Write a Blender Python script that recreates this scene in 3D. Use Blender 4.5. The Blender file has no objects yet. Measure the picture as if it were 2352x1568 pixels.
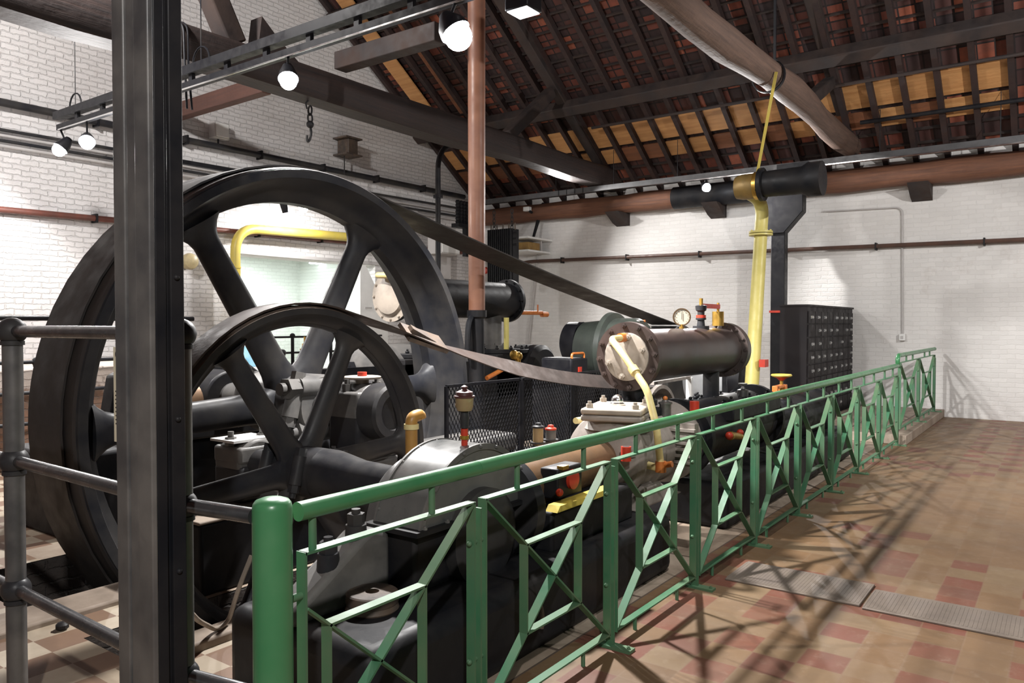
import bpy, bmesh, math, random
from mathutils import Vector, Matrix
random.seed(7)
S = bpy.context.scene
C = S.collection
PI = math.pi
def V(*a): return Vector(a)

# ------------------------------------------------------------------ camera
CAMZ, F_PX = 1.6, 1763.0
YAW, PIT = math.radians(36.0), math.atan(41.0 / 1763.0)
_F = V(math.cos(YAW), math.sin(YAW), 0); _R = V(math.sin(YAW), -math.cos(YAW), 0); _U = V(0, 0, 1)
FWD = _F * math.cos(PIT) - _U * math.sin(PIT)
UPV = _U * math.cos(PIT) + _F * math.sin(PIT)
def ray(u, v): return FWD * F_PX + _R * (u - 1176) + UPV * (784 - v)
def onX(u, v, x): r = ray(u, v); k = x / r.x; return V(x, r.y * k, CAMZ + r.z * k)
def onY(u, v, y): r = ray(u, v); k = y / r.y; return V(r.x * k, y, CAMZ + r.z * k)
def onZ(u, v, z): r = ray(u, v); k = (z - CAMZ) / r.z; return V(r.x * k, r.y * k, z)
cam = bpy.data.cameras.new('camera'); cam.sensor_width = 36; cam.lens = F_PX / 2352 * 36
cam.clip_start = 0.05; cam.clip_end = 100
co = bpy.data.objects.new('camera', cam); C.objects.link(co); S.camera = co
co.matrix_world = Matrix.Translation((0, 0, CAMZ)) @ Matrix((_R, UPV, -FWD)).transposed().to_4x4()

# ------------------------------------------------------------------ mesh builder
def basis(ax):
    ax = Vector(ax).normalized()
    h = V(0, 0, 1) if abs(ax.z) < 0.9 else V(1, 0, 0)
    a = ax.cross(h).normalized(); b = ax.cross(a).normalized()
    return ax, a, b
class MB:
    def __init__(s): s.v = []; s.f = []; s.m = []
    def add(s, vs, fs, m=0):
        o = len(s.v); s.v += [Vector(x) for x in vs]; s.f += [tuple(o + i for i in f) for f in fs]; s.m += [m] * len(fs); return s
    def box(s, a, b, m=0):
        x0, x1 = sorted((a[0], b[0])); y0, y1 = sorted((a[1], b[1])); z0, z1 = sorted((a[2], b[2]))
        return s.add([(x0,y0,z0),(x1,y0,z0),(x1,y1,z0),(x0,y1,z0),(x0,y0,z1),(x1,y0,z1),(x1,y1,z1),(x0,y1,z1)],
            [(0,3,2,1),(4,5,6,7),(0,1,5,4),(1,2,6,5),(2,3,7,6),(3,0,4,7)], m)
    def bar(s, p0, p1, w, h, side=(0, 1, 0), m=0):
        p0 = Vector(p0); p1 = Vector(p1); d = (p1 - p0).normalized(); sd = Vector(side); sd = (sd - d * sd.dot(d)).normalized(); up = d.cross(sd)
        q = [sd * (w/2*i) + up * (h/2*j) for i, j in ((-1,-1),(1,-1),(1,1),(-1,1))]
        return s.add([p0 + x for x in q] + [p1 + x for x in q], [(0,1,2,3),(7,6,5,4),(0,4,5,1),(1,5,6,2),(2,6,7,3),(3,7,4,0)], m)
    def loft(s, rings, cap=True, closed=False, m=0):
        n = len(rings[0]); vs = [p for r in rings for p in r]; fs = []
        k = len(rings)
        for i in range(k if closed else k - 1):
            j = (i + 1) % k
            for t in range(n):
                t2 = (t + 1) % n; fs.append((i*n+t, i*n+t2, j*n+t2, j*n+t))
        if cap and not closed:
            fs.append(tuple(range(n))[::-1]); fs.append(tuple((k-1)*n + t for t in range(n)))
        return s.add(vs, fs, m)
    def ring(s, c, a, b, ra, rb=None, n=24):
        rb = ra if rb is None else rb
        return [Vector(c) + a * (ra * math.cos(2*PI*t/n)) + b * (rb * math.sin(2*PI*t/n)) for t in range(n)]
    def lathe(s, o, ax, prof, n=32, closed=False, m=0):
        ax, a, b = basis(ax); o = Vector(o)
        return s.loft([s.ring(o + ax * t, a, b, max(r, 1e-4), None, n) for t, r in prof], not closed, closed, m)
    def cyl(s, p0, p1, r0, r1=None, n=24, m=0):
        p0 = Vector(p0); d = Vector(p1) - p0
        return s.lathe(p0, d, [(0, r0), (d.length, r0 if r1 is None else r1)], n, False, m)
    def tube(s, pts, r, n=14, m=0):
        pts = [Vector(p) for p in pts]; rings = []; pa = None
        for i, p in enumerate(pts):
            d = (pts[min(i+1, len(pts)-1)] - pts[max(i-1, 0)]).normalized()
            if pa is None: _, a, b = basis(d)
            else:
                a = (pa - d * pa.dot(d)).normalized(); b = d.cross(a)
            pa = a; rings.append(s.ring(p, a, b, r[i] if isinstance(r, (list, tuple)) else r, None, n))
        return s.loft(rings, True, False, m)
    def sph(s, c, r, n=18, k=10, sz=1.0, m=0):
        return s.lathe(Vector(c), (0, 0, 1), [(-r*sz*math.cos(PI*i/k), r*math.sin(PI*i/k)) for i in range(k+1)], n, False, m)
    def prism(s, poly, f, d0, d1, m=0):     # poly of 2-D points, f(a, b, d) -> point
        n = len(poly)
        vs = [f(a, b, d0) for a, b in poly] + [f(a, b, d1) for a, b in poly]
        return s.add(vs, [tuple(range(n)), tuple(range(2*n-1, n-1, -1))] + [(i, i+n, (i+1) % n + n, (i+1) % n) for i in range(n)], m)
    def hexn(s, p, ax, r, h, m=0):
        return s.cyl(p, Vector(p) + Vector(ax).normalized() * h, r, None, 6, m)
    def bolt(s, p, ax, r=.02, h=.03, m=0):
        ax = Vector(ax).normalized(); p = Vector(p)
        s.hexn(p, ax, r, h * .6, m); return s.cyl(p + ax * h * .6, p + ax * h, r * .55, None, 10, m)
    def boltring(s, c, ax, R, k, r=.02, h=.03, ph=0, m=0):
        ax_, a, b = basis(ax)
        for i in range(k):
            t = 2*PI*i/k + ph; s.bolt(Vector(c) + a * (R*math.cos(t)) + b * (R*math.sin(t)), ax_, r, h, m)
        return s
    def rotz(s, c, deg):
        M = Matrix.Rotation(math.radians(deg), 3, 'Z'); c = Vector(c); s.v = [c + M @ (x - c) for x in s.v]; return s
    def build(s, name, mat, parent=None, bevel=0, sharp=35, segs=2):
        off = V(0, 0, 0); p = parent
        while p is not None: off = off + p.location; p = p.parent
        me = bpy.data.meshes.new(name)
        me.from_pydata([tuple(x - off) for x in s.v], [], s.f)
        mats = mat if isinstance(mat, (list, tuple)) else [mat]
        for q in mats: me.materials.append(q)
        if len(mats) > 1:
            for pl, k in zip(me.polygons, s.m): pl.material_index = k
        bm = bmesh.new(); bm.from_mesh(me); bmesh.ops.recalc_face_normals(bm, faces=bm.faces); bm.to_mesh(me); bm.free()
        me.shade_smooth(); me.set_sharp_from_angle(angle=math.radians(sharp))
        o = bpy.data.objects.new(name, me); C.objects.link(o)
        if parent: o.parent = parent
        if bevel:
            b = o.modifiers.new('bevel', 'BEVEL'); b.width = bevel; b.segments = segs; b.limit_method = 'ANGLE'; b.angle_limit = math.radians(40); b.harden_normals = False
        return o
def tag(o, label, cat, group=None):
    o['label'] = label; o['category'] = cat
    if group: o['group'] = group
    return o
def thing(name, label, cat, loc=(0, 0, 0), group=None):
    o = bpy.data.objects.new(name, None); o.empty_display_size = .1; C.objects.link(o); o.location = loc
    return tag(o, label, cat, group)
def struct(o): o['kind'] = 'structure'; return o
def lab(o, l): o['label'] = l; return o
def dup(root, loc, label):
    r = root.copy(); C.objects.link(r); r.location = loc; r['label'] = label
    for ch in list(root.children):
        c = ch.copy(); C.objects.link(c); c.parent = r
        for g in list(ch.children):
            d = g.copy(); C.objects.link(d); d.parent = c
    return r
def bez(p0, p1, p2, p3, n=12):
    p0, p1, p2, p3 = map(Vector, (p0, p1, p2, p3)); r = []
    for i in range(n + 1):
        t = i / n; r.append(p0*(1-t)**3 + p1*3*t*(1-t)**2 + p2*3*t*t*(1-t) + p3*t**3)
    return r
def rounded(pts, rad, n=6):            # a path with its corners rounded
    pts = [Vector(p) for p in pts]; out = [pts[0]]
    for i in range(1, len(pts) - 1):
        a, b, c = pts[i-1], pts[i], pts[i+1]
        r = min(rad, (a-b).length*.49, (c-b).length*.49)
        p, q = b + (a-b).normalized()*r, b + (c-b).normalized()*r
        for k in range(n + 1):
            t = k / n; out.append(p*(1-t)**2 + b*2*t*(1-t) + q*t*t)
    return out + [pts[-1]]

# ------------------------------------------------------------------ materials
class NT:
    def __init__(s, name):
        s.mat = bpy.data.materials.new(name); s.mat.use_nodes = True
        s.t = s.mat.node_tree; s.b = s.t.nodes['Principled BSDF']; s.co = s.t.nodes.new('ShaderNodeTexCoord').outputs['Object']
    def n(s, typ, **kw):
        x = s.t.nodes.new(typ)
        for k, v in kw.items(): setattr(x, k, v)
        return x
    def put(s, sock, v):
        if isinstance(v, (int, float)): sock.default_value = v
        elif isinstance(v, (tuple, list)): sock.default_value = v if len(v) == len(sock.default_value) else tuple(v) + (1,)
        else: s.t.links.new(v, sock)
    def math(s, op, a, b=0, c=None):
        x = s.n('ShaderNodeMath', operation=op); s.put(x.inputs[0], a); s.put(x.inputs[1], b)
        if c is not None: s.put(x.inputs[2], c)
        return x.outputs[0]
    def noise(s, scale, detail=4, rough=.55, vec=None):
        x = s.n('ShaderNodeTexNoise'); s.put(x.inputs['Vector'], vec if vec is not None else s.co); x.inputs['Scale'].default_value = scale
        x.inputs['Detail'].default_value = detail; x.inputs['Roughness'].default_value = rough; return x.outputs['Fac']
    def ramp(s, fac, stops, interp='LINEAR'):
        x = s.n('ShaderNodeValToRGB'); e = x.color_ramp.elements; x.color_ramp.interpolation = interp
        while len(e) < len(stops): e.new(.5)
        for k, (p, c) in enumerate(stops):
            e[k].position = p; c = (c, c, c) if isinstance(c, (int, float)) else c; e[k].color = (*c, 1)
        s.put(x.inputs[0], fac); return x.outputs[0]
    def mix(s, fac, a, b, mode='MIX'):
        x = s.n('ShaderNodeMix', data_type='RGBA', blend_type=mode); s.put(x.inputs[0], fac); s.put(x.inputs[6], a); s.put(x.inputs[7], b); return x.outputs[2]
    def sep(s):
        x = s.n('ShaderNodeSeparateXYZ'); s.put(x.inputs[0], s.co); return x.outputs
    def vec(s, a, b, c=0):
        x = s.n('ShaderNodeCombineXYZ'); s.put(x.inputs[0], a); s.put(x.inputs[1], b); s.put(x.inputs[2], c); return x.outputs[0]
    def bump(s, h, strength=.3, dist=.01):
        x = s.n('ShaderNodeBump'); x.inputs['Strength'].default_value = strength; x.inputs['Distance'].default_value = dist
        s.put(x.inputs['Height'], h); s.t.links.new(x.outputs[0], s.b.inputs['Normal'])
    def out(s, col, rough=.5, metal=0, spec=None):
        s.put(s.b.inputs['Base Color'], col); s.put(s.b.inputs['Roughness'], rough); s.put(s.b.inputs['Metallic'], metal)
        if spec is not None: s.b.inputs['Specular IOR Level'].default_value = spec
        return s.mat
def paint(name, c, c2=None, rough=.45, metal=0, scale=6, bump=.12, bs=30, spec=None):
    t = NT(name); c2 = c2 or tuple(x * .65 for x in c)
    col = t.mix(t.ramp(t.noise(scale, 6), [(.35, 0), (.68, 1)]), c, c2)
    if bump: t.bump(t.noise(bs, 4), bump, .004)
    return t.out(col, t.ramp(t.noise(scale * 2, 3), [(.3, rough * .8), (.7, min(1, rough * 1.25))]), metal, spec)
def emit(name, c, st):
    t = NT(name); t.b.inputs['Emission Color'].default_value = (*c, 1); t.b.inputs['Emission Strength'].default_value = st
    return t.out((.9, .9, .9), .4)

IRON = paint('black_iron', (.020, .021, .026), (.048, .045, .043), .42, 0, 3.5, .15, 45, .22)
RAILM = paint('polished_tube_steel', (.16, .16, .165), (.08, .08, .085), .28, .7, 7, .1, 30)
IRON_D = paint('dark_iron', (.009, .010, .013), (.022, .020, .020), .5, 0, 4, .15, 40, .2)
IRON_G = paint('grey_iron', (.085, .083, .082), (.155, .147, .138), .45, 0, 5, .15, 45, .3)
RUSTY = paint('rusty_rim_iron', (.12, .085, .062), (.055, .046, .042), .55, 0, 9, .2, 60)
COLUMN = paint('worn_lit_steel', (.075, .074, .076), (.17, .16, .15), .42, .2, 5, .3, 18)  # wear, plus light on the stanchion's flange side put into the tone
STEEL = paint('worn_steel', (.22, .21, .20), (.10, .10, .10), .33, .7, 10, .1, 60)
GREEN = paint('green_gloss_paint', (.045, .20, .080), (.075, .225, .10), .32, 0, 4, .05, 20)
GREEN_D = paint('green_dull_paint', (.042, .155, .078), (.105, .17, .092), .55, 0, 3, .08, 25)
LIGHTIRON = paint('pale_grey_casting', (.33, .29, .26), (.21, .185, .165), .5, 0, 7, .25, 40)
COVERS = paint('cream_end_cover', (.42, .36, .30), (.29, .25, .21), .5, 0, 5, .2, 45)
BRASS = paint('brass', (.62, .38, .08), (.42, .24, .05), .32, .8, 12, .05, 40)
PIPEY = paint('cream_yellow_pipe_paint', (.74, .62, .30), (.60, .46, .18), .4, 0, 8, .06, 40)
YEL = paint('yellow_pipe_paint', (.58, .45, .07), (.50, .40, .10), .45, 0, 6, .08, 40)
PALEYEL = paint('pale_yellow_pipe_paint', (.62, .54, .17), (.52, .45, .12), .45, 0, 5, .08, 40)
RED = paint('red_paint', (.55, .045, .02), (.42, .03, .015), .4, 0, 10, .05, 40)
ORANGE = paint('orange_paint', (.60, .20, .04), (.45, .12, .03), .4, 0, 10, .05, 40)
LEATHER = paint('brown_belt_leather', (.048, .030, .024), (.034, .024, .020), .6, 0, 5, .2, 60)
BELTD = paint('dark_belt_leather', (.022, .020, .020), (.042, .034, .030), .6, 0, 3, .2, 50)
WOODB = paint('brown_painted_column', (.26, .115, .065), (.17, .07, .045), .5, 0, 2.5, .25, 14)
DKTIMBER = paint('dark_timber', (.026, .020, .020), (.050, .032, .026), .75, 0, 3, .6, 14)
RAFTER = paint('red_brown_rafter', (.040, .021, .018), (.024, .016, .016), .7, 0, 3, .4, 20)
BLACKM = paint('black_metal', (.009, .009, .012), (.017, .017, .019), .45, 0, 6, .05, 40, .22)
CAB = paint('black_cabinet_steel', (.010, .008, .010), (.017, .013, .014), .55, 0, 3, .08, 30, .25)
WHITE = paint('white_enamel', (.80, .80, .78), (.72, .72, .70), .35, 0, 4, 0)
BRIGHT = paint('pale_painted_metal', (.74, .76, .78), (.62, .65, .68), .4, 0, 4, .05, 20)
GREYBOX = paint('grey_box_paint', (.52, .50, .49), (.45, .43, .42), .5, 0, 4, 0)
PAPER = paint('cream_paper', (.72, .66, .50), (.66, .6, .45), .8, 0, 6, 0)
GLASSY = paint('oily_glass', (.34, .25, .13), (.22, .15, .08), .12, 0, 5, 0)
COPPER = paint('dull_copper_guide', (.23, .135, .075), (.17, .105, .062), .42, .3, 8, .15, 30)
CHROME = paint('chrome', (.75, .75, .75), (.7, .7, .7), .2, 1, 4, 0)
INK = paint('black_ink', (.02, .02, .02), None, .6, 0, 3, 0)
CABLE = paint('grey_cable', (.30, .25, .20), None, .6, 0, 8, 0)
CONC = paint('stained_concrete', (.30, .24, .19), (.17, .13, .10), .75, 0, 3, .4, 20)
PLATE = paint('steel_floor_plate', (.22, .18, .145), (.16, .13, .11), .55, .2, 3, .2, 120)
BULB = emit('lamp_bulb', (.93, .96, 1.0), 60)
TUBEL = emit('fluorescent_tube', (.9, .96, 1), 6)

def brick(name, ax, base, base2, mort, rowh=.078, bw=.235, bumpst=.9, bare=None, bare_top=None, mo=.87):
    t = NT(name); x, y, z = t.sep()
    h = {'x': x, 'y': y}[ax]
    wob = t.math('MULTIPLY', t.math('SUBTRACT', t.noise(5.5, 6, .7), .5), .085)
    vec = t.vec(t.math('ADD', h, wob), t.math('ADD', z, wob))
    br = t.n('ShaderNodeTexBrick'); t.put(br.inputs['Vector'], vec); br.inputs['Scale'].default_value = 1
    br.inputs['Brick Width'].default_value = bw; br.inputs['Row Height'].default_value = rowh
    br.inputs['Mortar Size'].default_value = .010; br.inputs['Mortar Smooth'].default_value = .6
    t.put(br.inputs['Color1'], (1, 1, 1)); t.put(br.inputs['Color2'], (.93, .93, .93)); t.put(br.inputs['Mortar'], (mo, mo, mo))
    big = t.ramp(t.noise(.55, 6, .6), [(.35, 0), (.72, 1)])
    col = t.mix(big, base, base2)
    col = t.mix(1.0, col, br.outputs['Color'], 'MULTIPLY')
    stain = t.ramp(t.noise(3.1, 7, .7), [(.58, 0), (.80, 1)])
    col = t.mix(t.math('MULTIPLY', stain, .5), col, mort)
    if bare:
        bc = t.mix(t.ramp(t.noise(9, 4), [(.3, 0), (.7, 1)]), bare[0], bare[1])
        bc = t.mix(t.math('MULTIPLY', br.outputs['Fac'], .6), bc, (.16, .12, .10))
        edge = t.math('ADD', z, t.math('MULTIPLY', t.math('SUBTRACT', t.noise(2.6, 7, .7), .5), 1.1))
        col = t.mix(t.ramp(edge, [(bare_top - .06, 1), (bare_top + .06, 0)]) if bare_top < 1 else bc, col, bc)
    hgt = t.math('ADD', t.math('MULTIPLY', br.outputs['Fac'], -1.0), t.math('MULTIPLY', t.noise(14, 5, .7), .9))
    t.bump(hgt, bumpst, .012)
    return t.out(col, .75)
BRICK_L = brick('white_brick_gable', 'x', (.76, .74, .73), (.66, .63, .62), (.42, .37, .34))
BRICK_R = brick('white_brick_side', 'y', (.78, .765, .745), (.70, .68, .66), (.50, .44, .40), bumpst=.35, mo=.93)
BRICK_A = brick('pale_green_white_brick', 'x', (.70, .74, .69), (.66, .70, .65), (.55, .55, .5), bumpst=.4)
BRICK_P = brick('bare_brick', 'x', (.60, .54, .50), (.50, .42, .37), (.30, .22, .18), .082, .25, 1.0, ((.23, .12, .075), (.13, .085, .06)), .86)
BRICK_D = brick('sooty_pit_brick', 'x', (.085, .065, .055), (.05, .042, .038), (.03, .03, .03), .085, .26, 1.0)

def floor_mat():
    t = NT('cream_and_red_tile'); x, y, z = t.sep()
    i = t.math('FLOOR', t.math('DIVIDE', x, .205)); j = t.math('FLOOR', t.math('DIVIDE', y, .205))
    wn = t.n('ShaderNodeTexWhiteNoise', noise_dimensions='2D'); t.put(wn.inputs['Vector'], t.vec(i, j)); r = wn.outputs['Value']
    bi = t.math('FLOOR', t.math('DIVIDE', i, 5)); bj = t.math('FLOOR', t.math('DIVIDE', j, 6))
    wb = t.n('ShaderNodeTexWhiteNoise', noise_dimensions='2D'); t.put(wb.inputs['Vector'], t.vec(bi, bj)); rb = wb.outputs['Value']
    ev = t.math('MULTIPLY', t.math('LESS_THAN', t.math('MODULO', t.math('ABSOLUTE', i), 2), .5), t.math('LESS_THAN', t.math('MODULO', t.math('ABSOLUTE', j), 2), .5))
    red = t.math('MULTIPLY', ev, t.math('GREATER_THAN', rb, .55))
    red = t.math('MAXIMUM', red, t.math('GREATER_THAN', r, .955))
    cream = t.ramp(r, [(0, (.205, .135, .075)), (.4, (.19, .112, .056)), (.75, (.165, .098, .05)), (.95, (.215, .148, .085))])
    redc = t.ramp(r, [(0, (.19, .062, .038)), (1, (.15, .06, .042))])
    col = t.mix(red, cream, redc)
    fx = t.math('FRACT', t.math('DIVIDE', x, .205)); fy = t.math('FRACT', t.math('DIVIDE', y, .205))
    e = t.math('MINIMUM', t.math('MINIMUM', fx, t.math('SUBTRACT', 1, fx)), t.math('MINIMUM', fy, t.math('SUBTRACT', 1, fy)))
    gro = t.math('LESS_THAN', e, .022)
    col = t.mix(t.math('MULTIPLY', gro, .5), col, (.20, .13, .08))
    grime = t.ramp(t.noise(1.7, 8, .68), [(.36, 0), (.68, 1)])
    col = t.mix(t.math('MULTIPLY', grime, .6), col, (.135, .085, .052))
    sc = t.ramp(t.noise(12, 6, .7), [(.55, 0), (.8, 1)])
    col = t.mix(t.math('MULTIPLY', sc, .3), col, (.36, .29, .22))
    t.bump(t.math('ADD', t.math('MULTIPLY', gro, -.6), t.math('MULTIPLY', t.noise(25, 4), .4)), .35, .004)
    return t.out(col, t.ramp(t.noise(5, 4), [(.3, .42), (.7, .65)]))
def checker_mat():
    t = NT('brown_and_cream_checker_tile'); x, y, z = t.sep()
    i = t.math('FLOOR', t.math('DIVIDE', x, .21)); j = t.math('FLOOR', t.math('DIVIDE', y, .21))
    ck = t.math('MODULO', t.math('ABSOLUTE', t.math('ADD', i, j)), 2)
    wn = t.n('ShaderNodeTexWhiteNoise', noise_dimensions='2D'); t.put(wn.inputs['Vector'], t.vec(i, j)); r = wn.outputs['Value']
    col = t.mix(ck, t.ramp(r, [(0, (.42, .36, .28)), (1, (.33, .27, .20))]), t.ramp(r, [(0, (.20, .12, .08)), (1, (.15, .09, .06))]))
    g = t.ramp(t.noise(2.2, 7, .7), [(.42, 0), (.78, 1)])
    col = t.mix(t.math('MULTIPLY', g, .6), col, (.22, .14, .08))
    t.bump(t.noise(14, 5), .3, .005)
    return t.out(col, .6)
def stone_mat():
    t = NT('oily_stone_floor'); x, y, z = t.sep()
    br = t.n('ShaderNodeTexBrick'); t.put(br.inputs['Vector'], t.vec(x, y)); br.inputs['Scale'].default_value = 1
    br.inputs['Brick Width'].default_value = .9; br.inputs['Row Height'].default_value = .5; br.inputs['Mortar Size'].default_value = .012
    t.put(br.inputs['Color1'], (.42, .35, .28)); t.put(br.inputs['Color2'], (.31, .24, .18)); t.put(br.inputs['Mortar'], (.10, .075, .06))
    g = t.ramp(t.noise(1.9, 8, .7), [(.40, 0), (.72, 1)])
    col = t.mix(t.math('MULTIPLY', g, .75), br.outputs['Color'], (.14, .095, .065))
    t.bump(t.math('ADD', t.math('MULTIPLY', br.outputs['Fac'], -.6), t.noise(10, 6)), .45, .012)
    return t.out(col, .62)
def roof_mat():
    t = NT('clay_roof_tiles'); x, y, z = t.sep()
    sl = t.math('DIVIDE', t.math('SUBTRACT', 15, x), .823)
    i = t.math('FLOOR', t.math('DIVIDE', sl, .30)); j = t.math('FLOOR', t.math('DIVIDE', y, .235))
    wn = t.n('ShaderNodeTexWhiteNoise', noise_dimensions='2D'); t.put(wn.inputs['Vector'], t.vec(i, j)); r = wn.outputs['Value']
    col = t.ramp(r, [(0, (.030, .020, .022)), (.35, (.052, .026, .025)), (.62, (.095, .032, .025)), (.84, (.20, .055, .035)), (.96, (.34, .10, .055))])
    fx = t.math('FRACT', t.math('DIVIDE', sl, .30)); fy = t.math('FRACT', t.math('DIVIDE', y, .235))
    e = t.math('MINIMUM', t.math('MINIMUM', fx, t.math('SUBTRACT', 1, fx)), t.math('MINIMUM', fy, t.math('SUBTRACT', 1, fy)))
    gap = t.math('LESS_THAN', e, .05)
    col = t.mix(gap, col, (.015, .010, .010))
    col = t.mix(t.math('MULTIPLY', t.ramp(t.noise(4, 6, .7), [(.4, 0), (.7, 1)]), .5), col, (.05, .035, .033))
    t.bump(t.math('ADD', t.math('MULTIPLY', fx, .6), t.math('SINE', t.math('MULTIPLY', fy, 6.28))), .6, .03)
    return t.out(col, .8)
def grain(name, c1, c2, ax='x', rough=.7, sc=1.0):
    t = NT(name); x, y, z = t.sep()
    k = .06
    v = t.vec(t.math('MULTIPLY', x, k if ax == 'x' else 1), t.math('MULTIPLY', y, k if ax == 'y' else 1), t.math('MULTIPLY', z, k if ax == 'z' else 1))
    g = t.noise(26 * sc, 6, .65, v); col = t.mix(t.ramp(g, [(.32, 0), (.68, 1)]), c1, c2)
    col = t.mix(t.math('MULTIPLY', t.ramp(t.noise(1.3, 5), [(.45, 0), (.7, 1)]), .5), col, tuple(q * .5 for q in c1))
    t.bump(t.math('ADD', g, t.noise(9, 5)), .6, .015)
    return t.out(col, rough)
FLOOR = floor_mat(); CHECK = checker_mat(); STONE = stone_mat(); ROOF = roof_mat()
LOG = grain('weathered_log', (.17, .105, .078), (.09, .058, .046), 'x')
BEAM = grain('old_tie_beam_timber', (.042, .025, .021), (.022, .017, .017), 'x')
WPLATE = grain('wall_plate_timber', (.20, .085, .045), (.11, .05, .032), 'y')
PINE = grain('new_pine_boards', (.62, .33, .13), (.45, .21, .075), 'y', .6, .5)
PINE_D = grain('stained_pine_boards', (.26, .10, .045), (.17, .07, .035), 'y', .6, .5)
OLDBEAM = grain('red_brown_cross_timber', (.13, .058, .042), (.085, .042, .034), 'y')
#PART2
# ------------------------------------------------------------------ the setting
XR, YL = 15.0, 11.9
ZE, SLOPE, XRIDGE = 4.42, .69, 7.0
def zroof(x): return ZE + SLOPE * (XR - x) if x >= XRIDGE else ZE + SLOPE * (XR - XRIDGE) - SLOPE * (XRIDGE - x)
WP = (1.82, 4.66, 6.25, 5.62)        # pit of the large flywheel (x0, y0, x1, y1)
SP = (1.85, 3.57, 4.25, 4.04)        # pit of the small flywheel
def floor_regions():
    mb = MB()
    xs = sorted({-6, WP[0], WP[2], SP[0], SP[2], 2.3, 4.2, XR}); ys = sorted({-5, 2.0, WP[1], WP[3], SP[1], SP[3], 5.95, YL})
    for a, b in zip(xs, xs[1:]):
        for c, d in zip(ys, ys[1:]):
            mx, my = (a+b)/2, (c+d)/2
            if any(p[0] < mx < p[2] and p[1] < my < p[3] for p in (WP, SP)): continue
            m = 0 if my < 2.0 else (1 if ((my > 5.95 and mx < 4.2) or mx < 2.3) else 2)
            mb.add([(a,c,0),(b,c,0),(b,d,0),(a,d,0)], [(0,1,2,3)], m)
    o = mb.build('floor', [FLOOR, CHECK, STONE]); return struct(o)
floor_regions()
# far room behind the wide opening in the gable wall
struct(MB().box((7.0, YL, -.05), (12.6, 15.2, 0)).build('floor_beyond', STONE))
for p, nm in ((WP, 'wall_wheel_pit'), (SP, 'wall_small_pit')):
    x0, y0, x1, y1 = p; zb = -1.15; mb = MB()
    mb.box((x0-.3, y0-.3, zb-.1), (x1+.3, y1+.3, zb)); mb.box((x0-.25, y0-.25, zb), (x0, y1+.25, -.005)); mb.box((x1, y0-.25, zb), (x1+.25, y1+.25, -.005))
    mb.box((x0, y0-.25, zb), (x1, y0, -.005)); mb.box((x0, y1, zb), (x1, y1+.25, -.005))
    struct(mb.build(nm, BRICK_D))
# kerb stones round the pits
k = MB()
for i in range(3):
    a = WP[0] - .75 + i*1.5; k.box((a+.01, WP[1]-.30, -.02), (a+1.48, WP[1], .035))
struct(k.build('trim_pit_kerb', CONC, bevel=.015))
struct(MB().box((SP[0]-.05, SP[1]-.16, -.02), (2.6, SP[1], .05)).build('trim_small_pit_kerb', CONC, bevel=.015))
# gable wall with its wide opening
DX0, DX1, DZ = onY(553, 700, YL).x, onY(862, 700, YL).x, onY(690, 595, YL).z
g = MB(); fw = lambda a, b, d: V(a, d, b)
g.prism([(-5, 0), (DX0, 0), (DX0, DZ), (DX1, DZ), (DX1, 0), (XR, 0), (XR, ZE+.05), (XRIDGE, zroof(XRIDGE)+.05), (-5, zroof(-5)+.05)], fw, YL, YL + .45)
struct(g.build('wall_gable', BRICK_L))
struct(MB().box((-5, 9.25, 0), (5.4, YL, 1.10)).build('wall_plinth', BRICK_P, bevel=.02))
struct(MB().box((XR, -5, 0), (XR + .45, YL + .45, ZE + .1)).build('wall_side', BRICK_R))
struct(MB().box((6.8, 15.0, 0), (12.8, 15.3, 3.4)).build('wall_alcove_back', BRICK_A))
struct(MB().box((DX0-.3, YL+.45, 0), (DX0-.02, 15.0, 3.4)).build('wall_alcove_west', BRICK_A))
struct(MB().box((DX1+.5, YL+.45, 0), (DX1+.8, 15.0, 3.4)).build('wall_alcove_east', BRICK_A))
struct(MB().box((6.8, YL+.45, 3.3), (12.8, 15.3, 3.45)).build('ceiling_alcove', WHITE))
struct(MB().box((-5.4, -5, 0), (-5, YL+.45, 3.6)).build('wall_far', BRICK_R))
struct(MB().box((DX0-.1, YL-.03, DZ), (DX1+.1, YL+.02, DZ+.07)).build('trim_lintel', GREYBOX, bevel=.01))

# roof: tile skin, rafters, battens and pine boards are its parts
skin = MB()
for xa, xb in ((XR + .45, XRIDGE), (XRIDGE, -5.0)):
    za, zb = (ZE + SLOPE*(XR-xa) if xa > XRIDGE else zroof(xa)), zroof(xb)
    skin.add([(xa, -5, za+.11), (xb, -5, zb+.11), (xb, YL+.5, zb+.11), (xa, YL+.5, za+.11), (xa, -5, za+.19), (xb, -5, zb+.19), (xb, YL+.5, zb+.19), (xa, YL+.5, za+.19)],
             [(0,1,2,3),(7,6,5,4),(0,4,5,1),(1,5,6,2),(2,6,7,3),(3,7,4,0)])
ceiling = struct(skin.build('ceiling', ROOF))
SN = V(SLOPE, 0, 1).normalized()
def onroof(x, y, dz=0): return V(x, y, zroof(x) + dz)
for kx in range(-13, 11):
    y = 6.99 + .48 * kx
    MB().bar(onroof(XR + .3, y, .0), onroof(XRIDGE, y, .0), .085, .13).build('rafter', RAFTER, ceiling)
for kx in range(1, 33):
    x = XR - .26 * kx
    if 13.25 < x < 14.3: continue
    MB().bar(onroof(x, -4, .085), onroof(x, YL + .3, .085), .03, .045, (1, 0, -SLOPE)).build('batten', DKTIMBER, ceiling)
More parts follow.
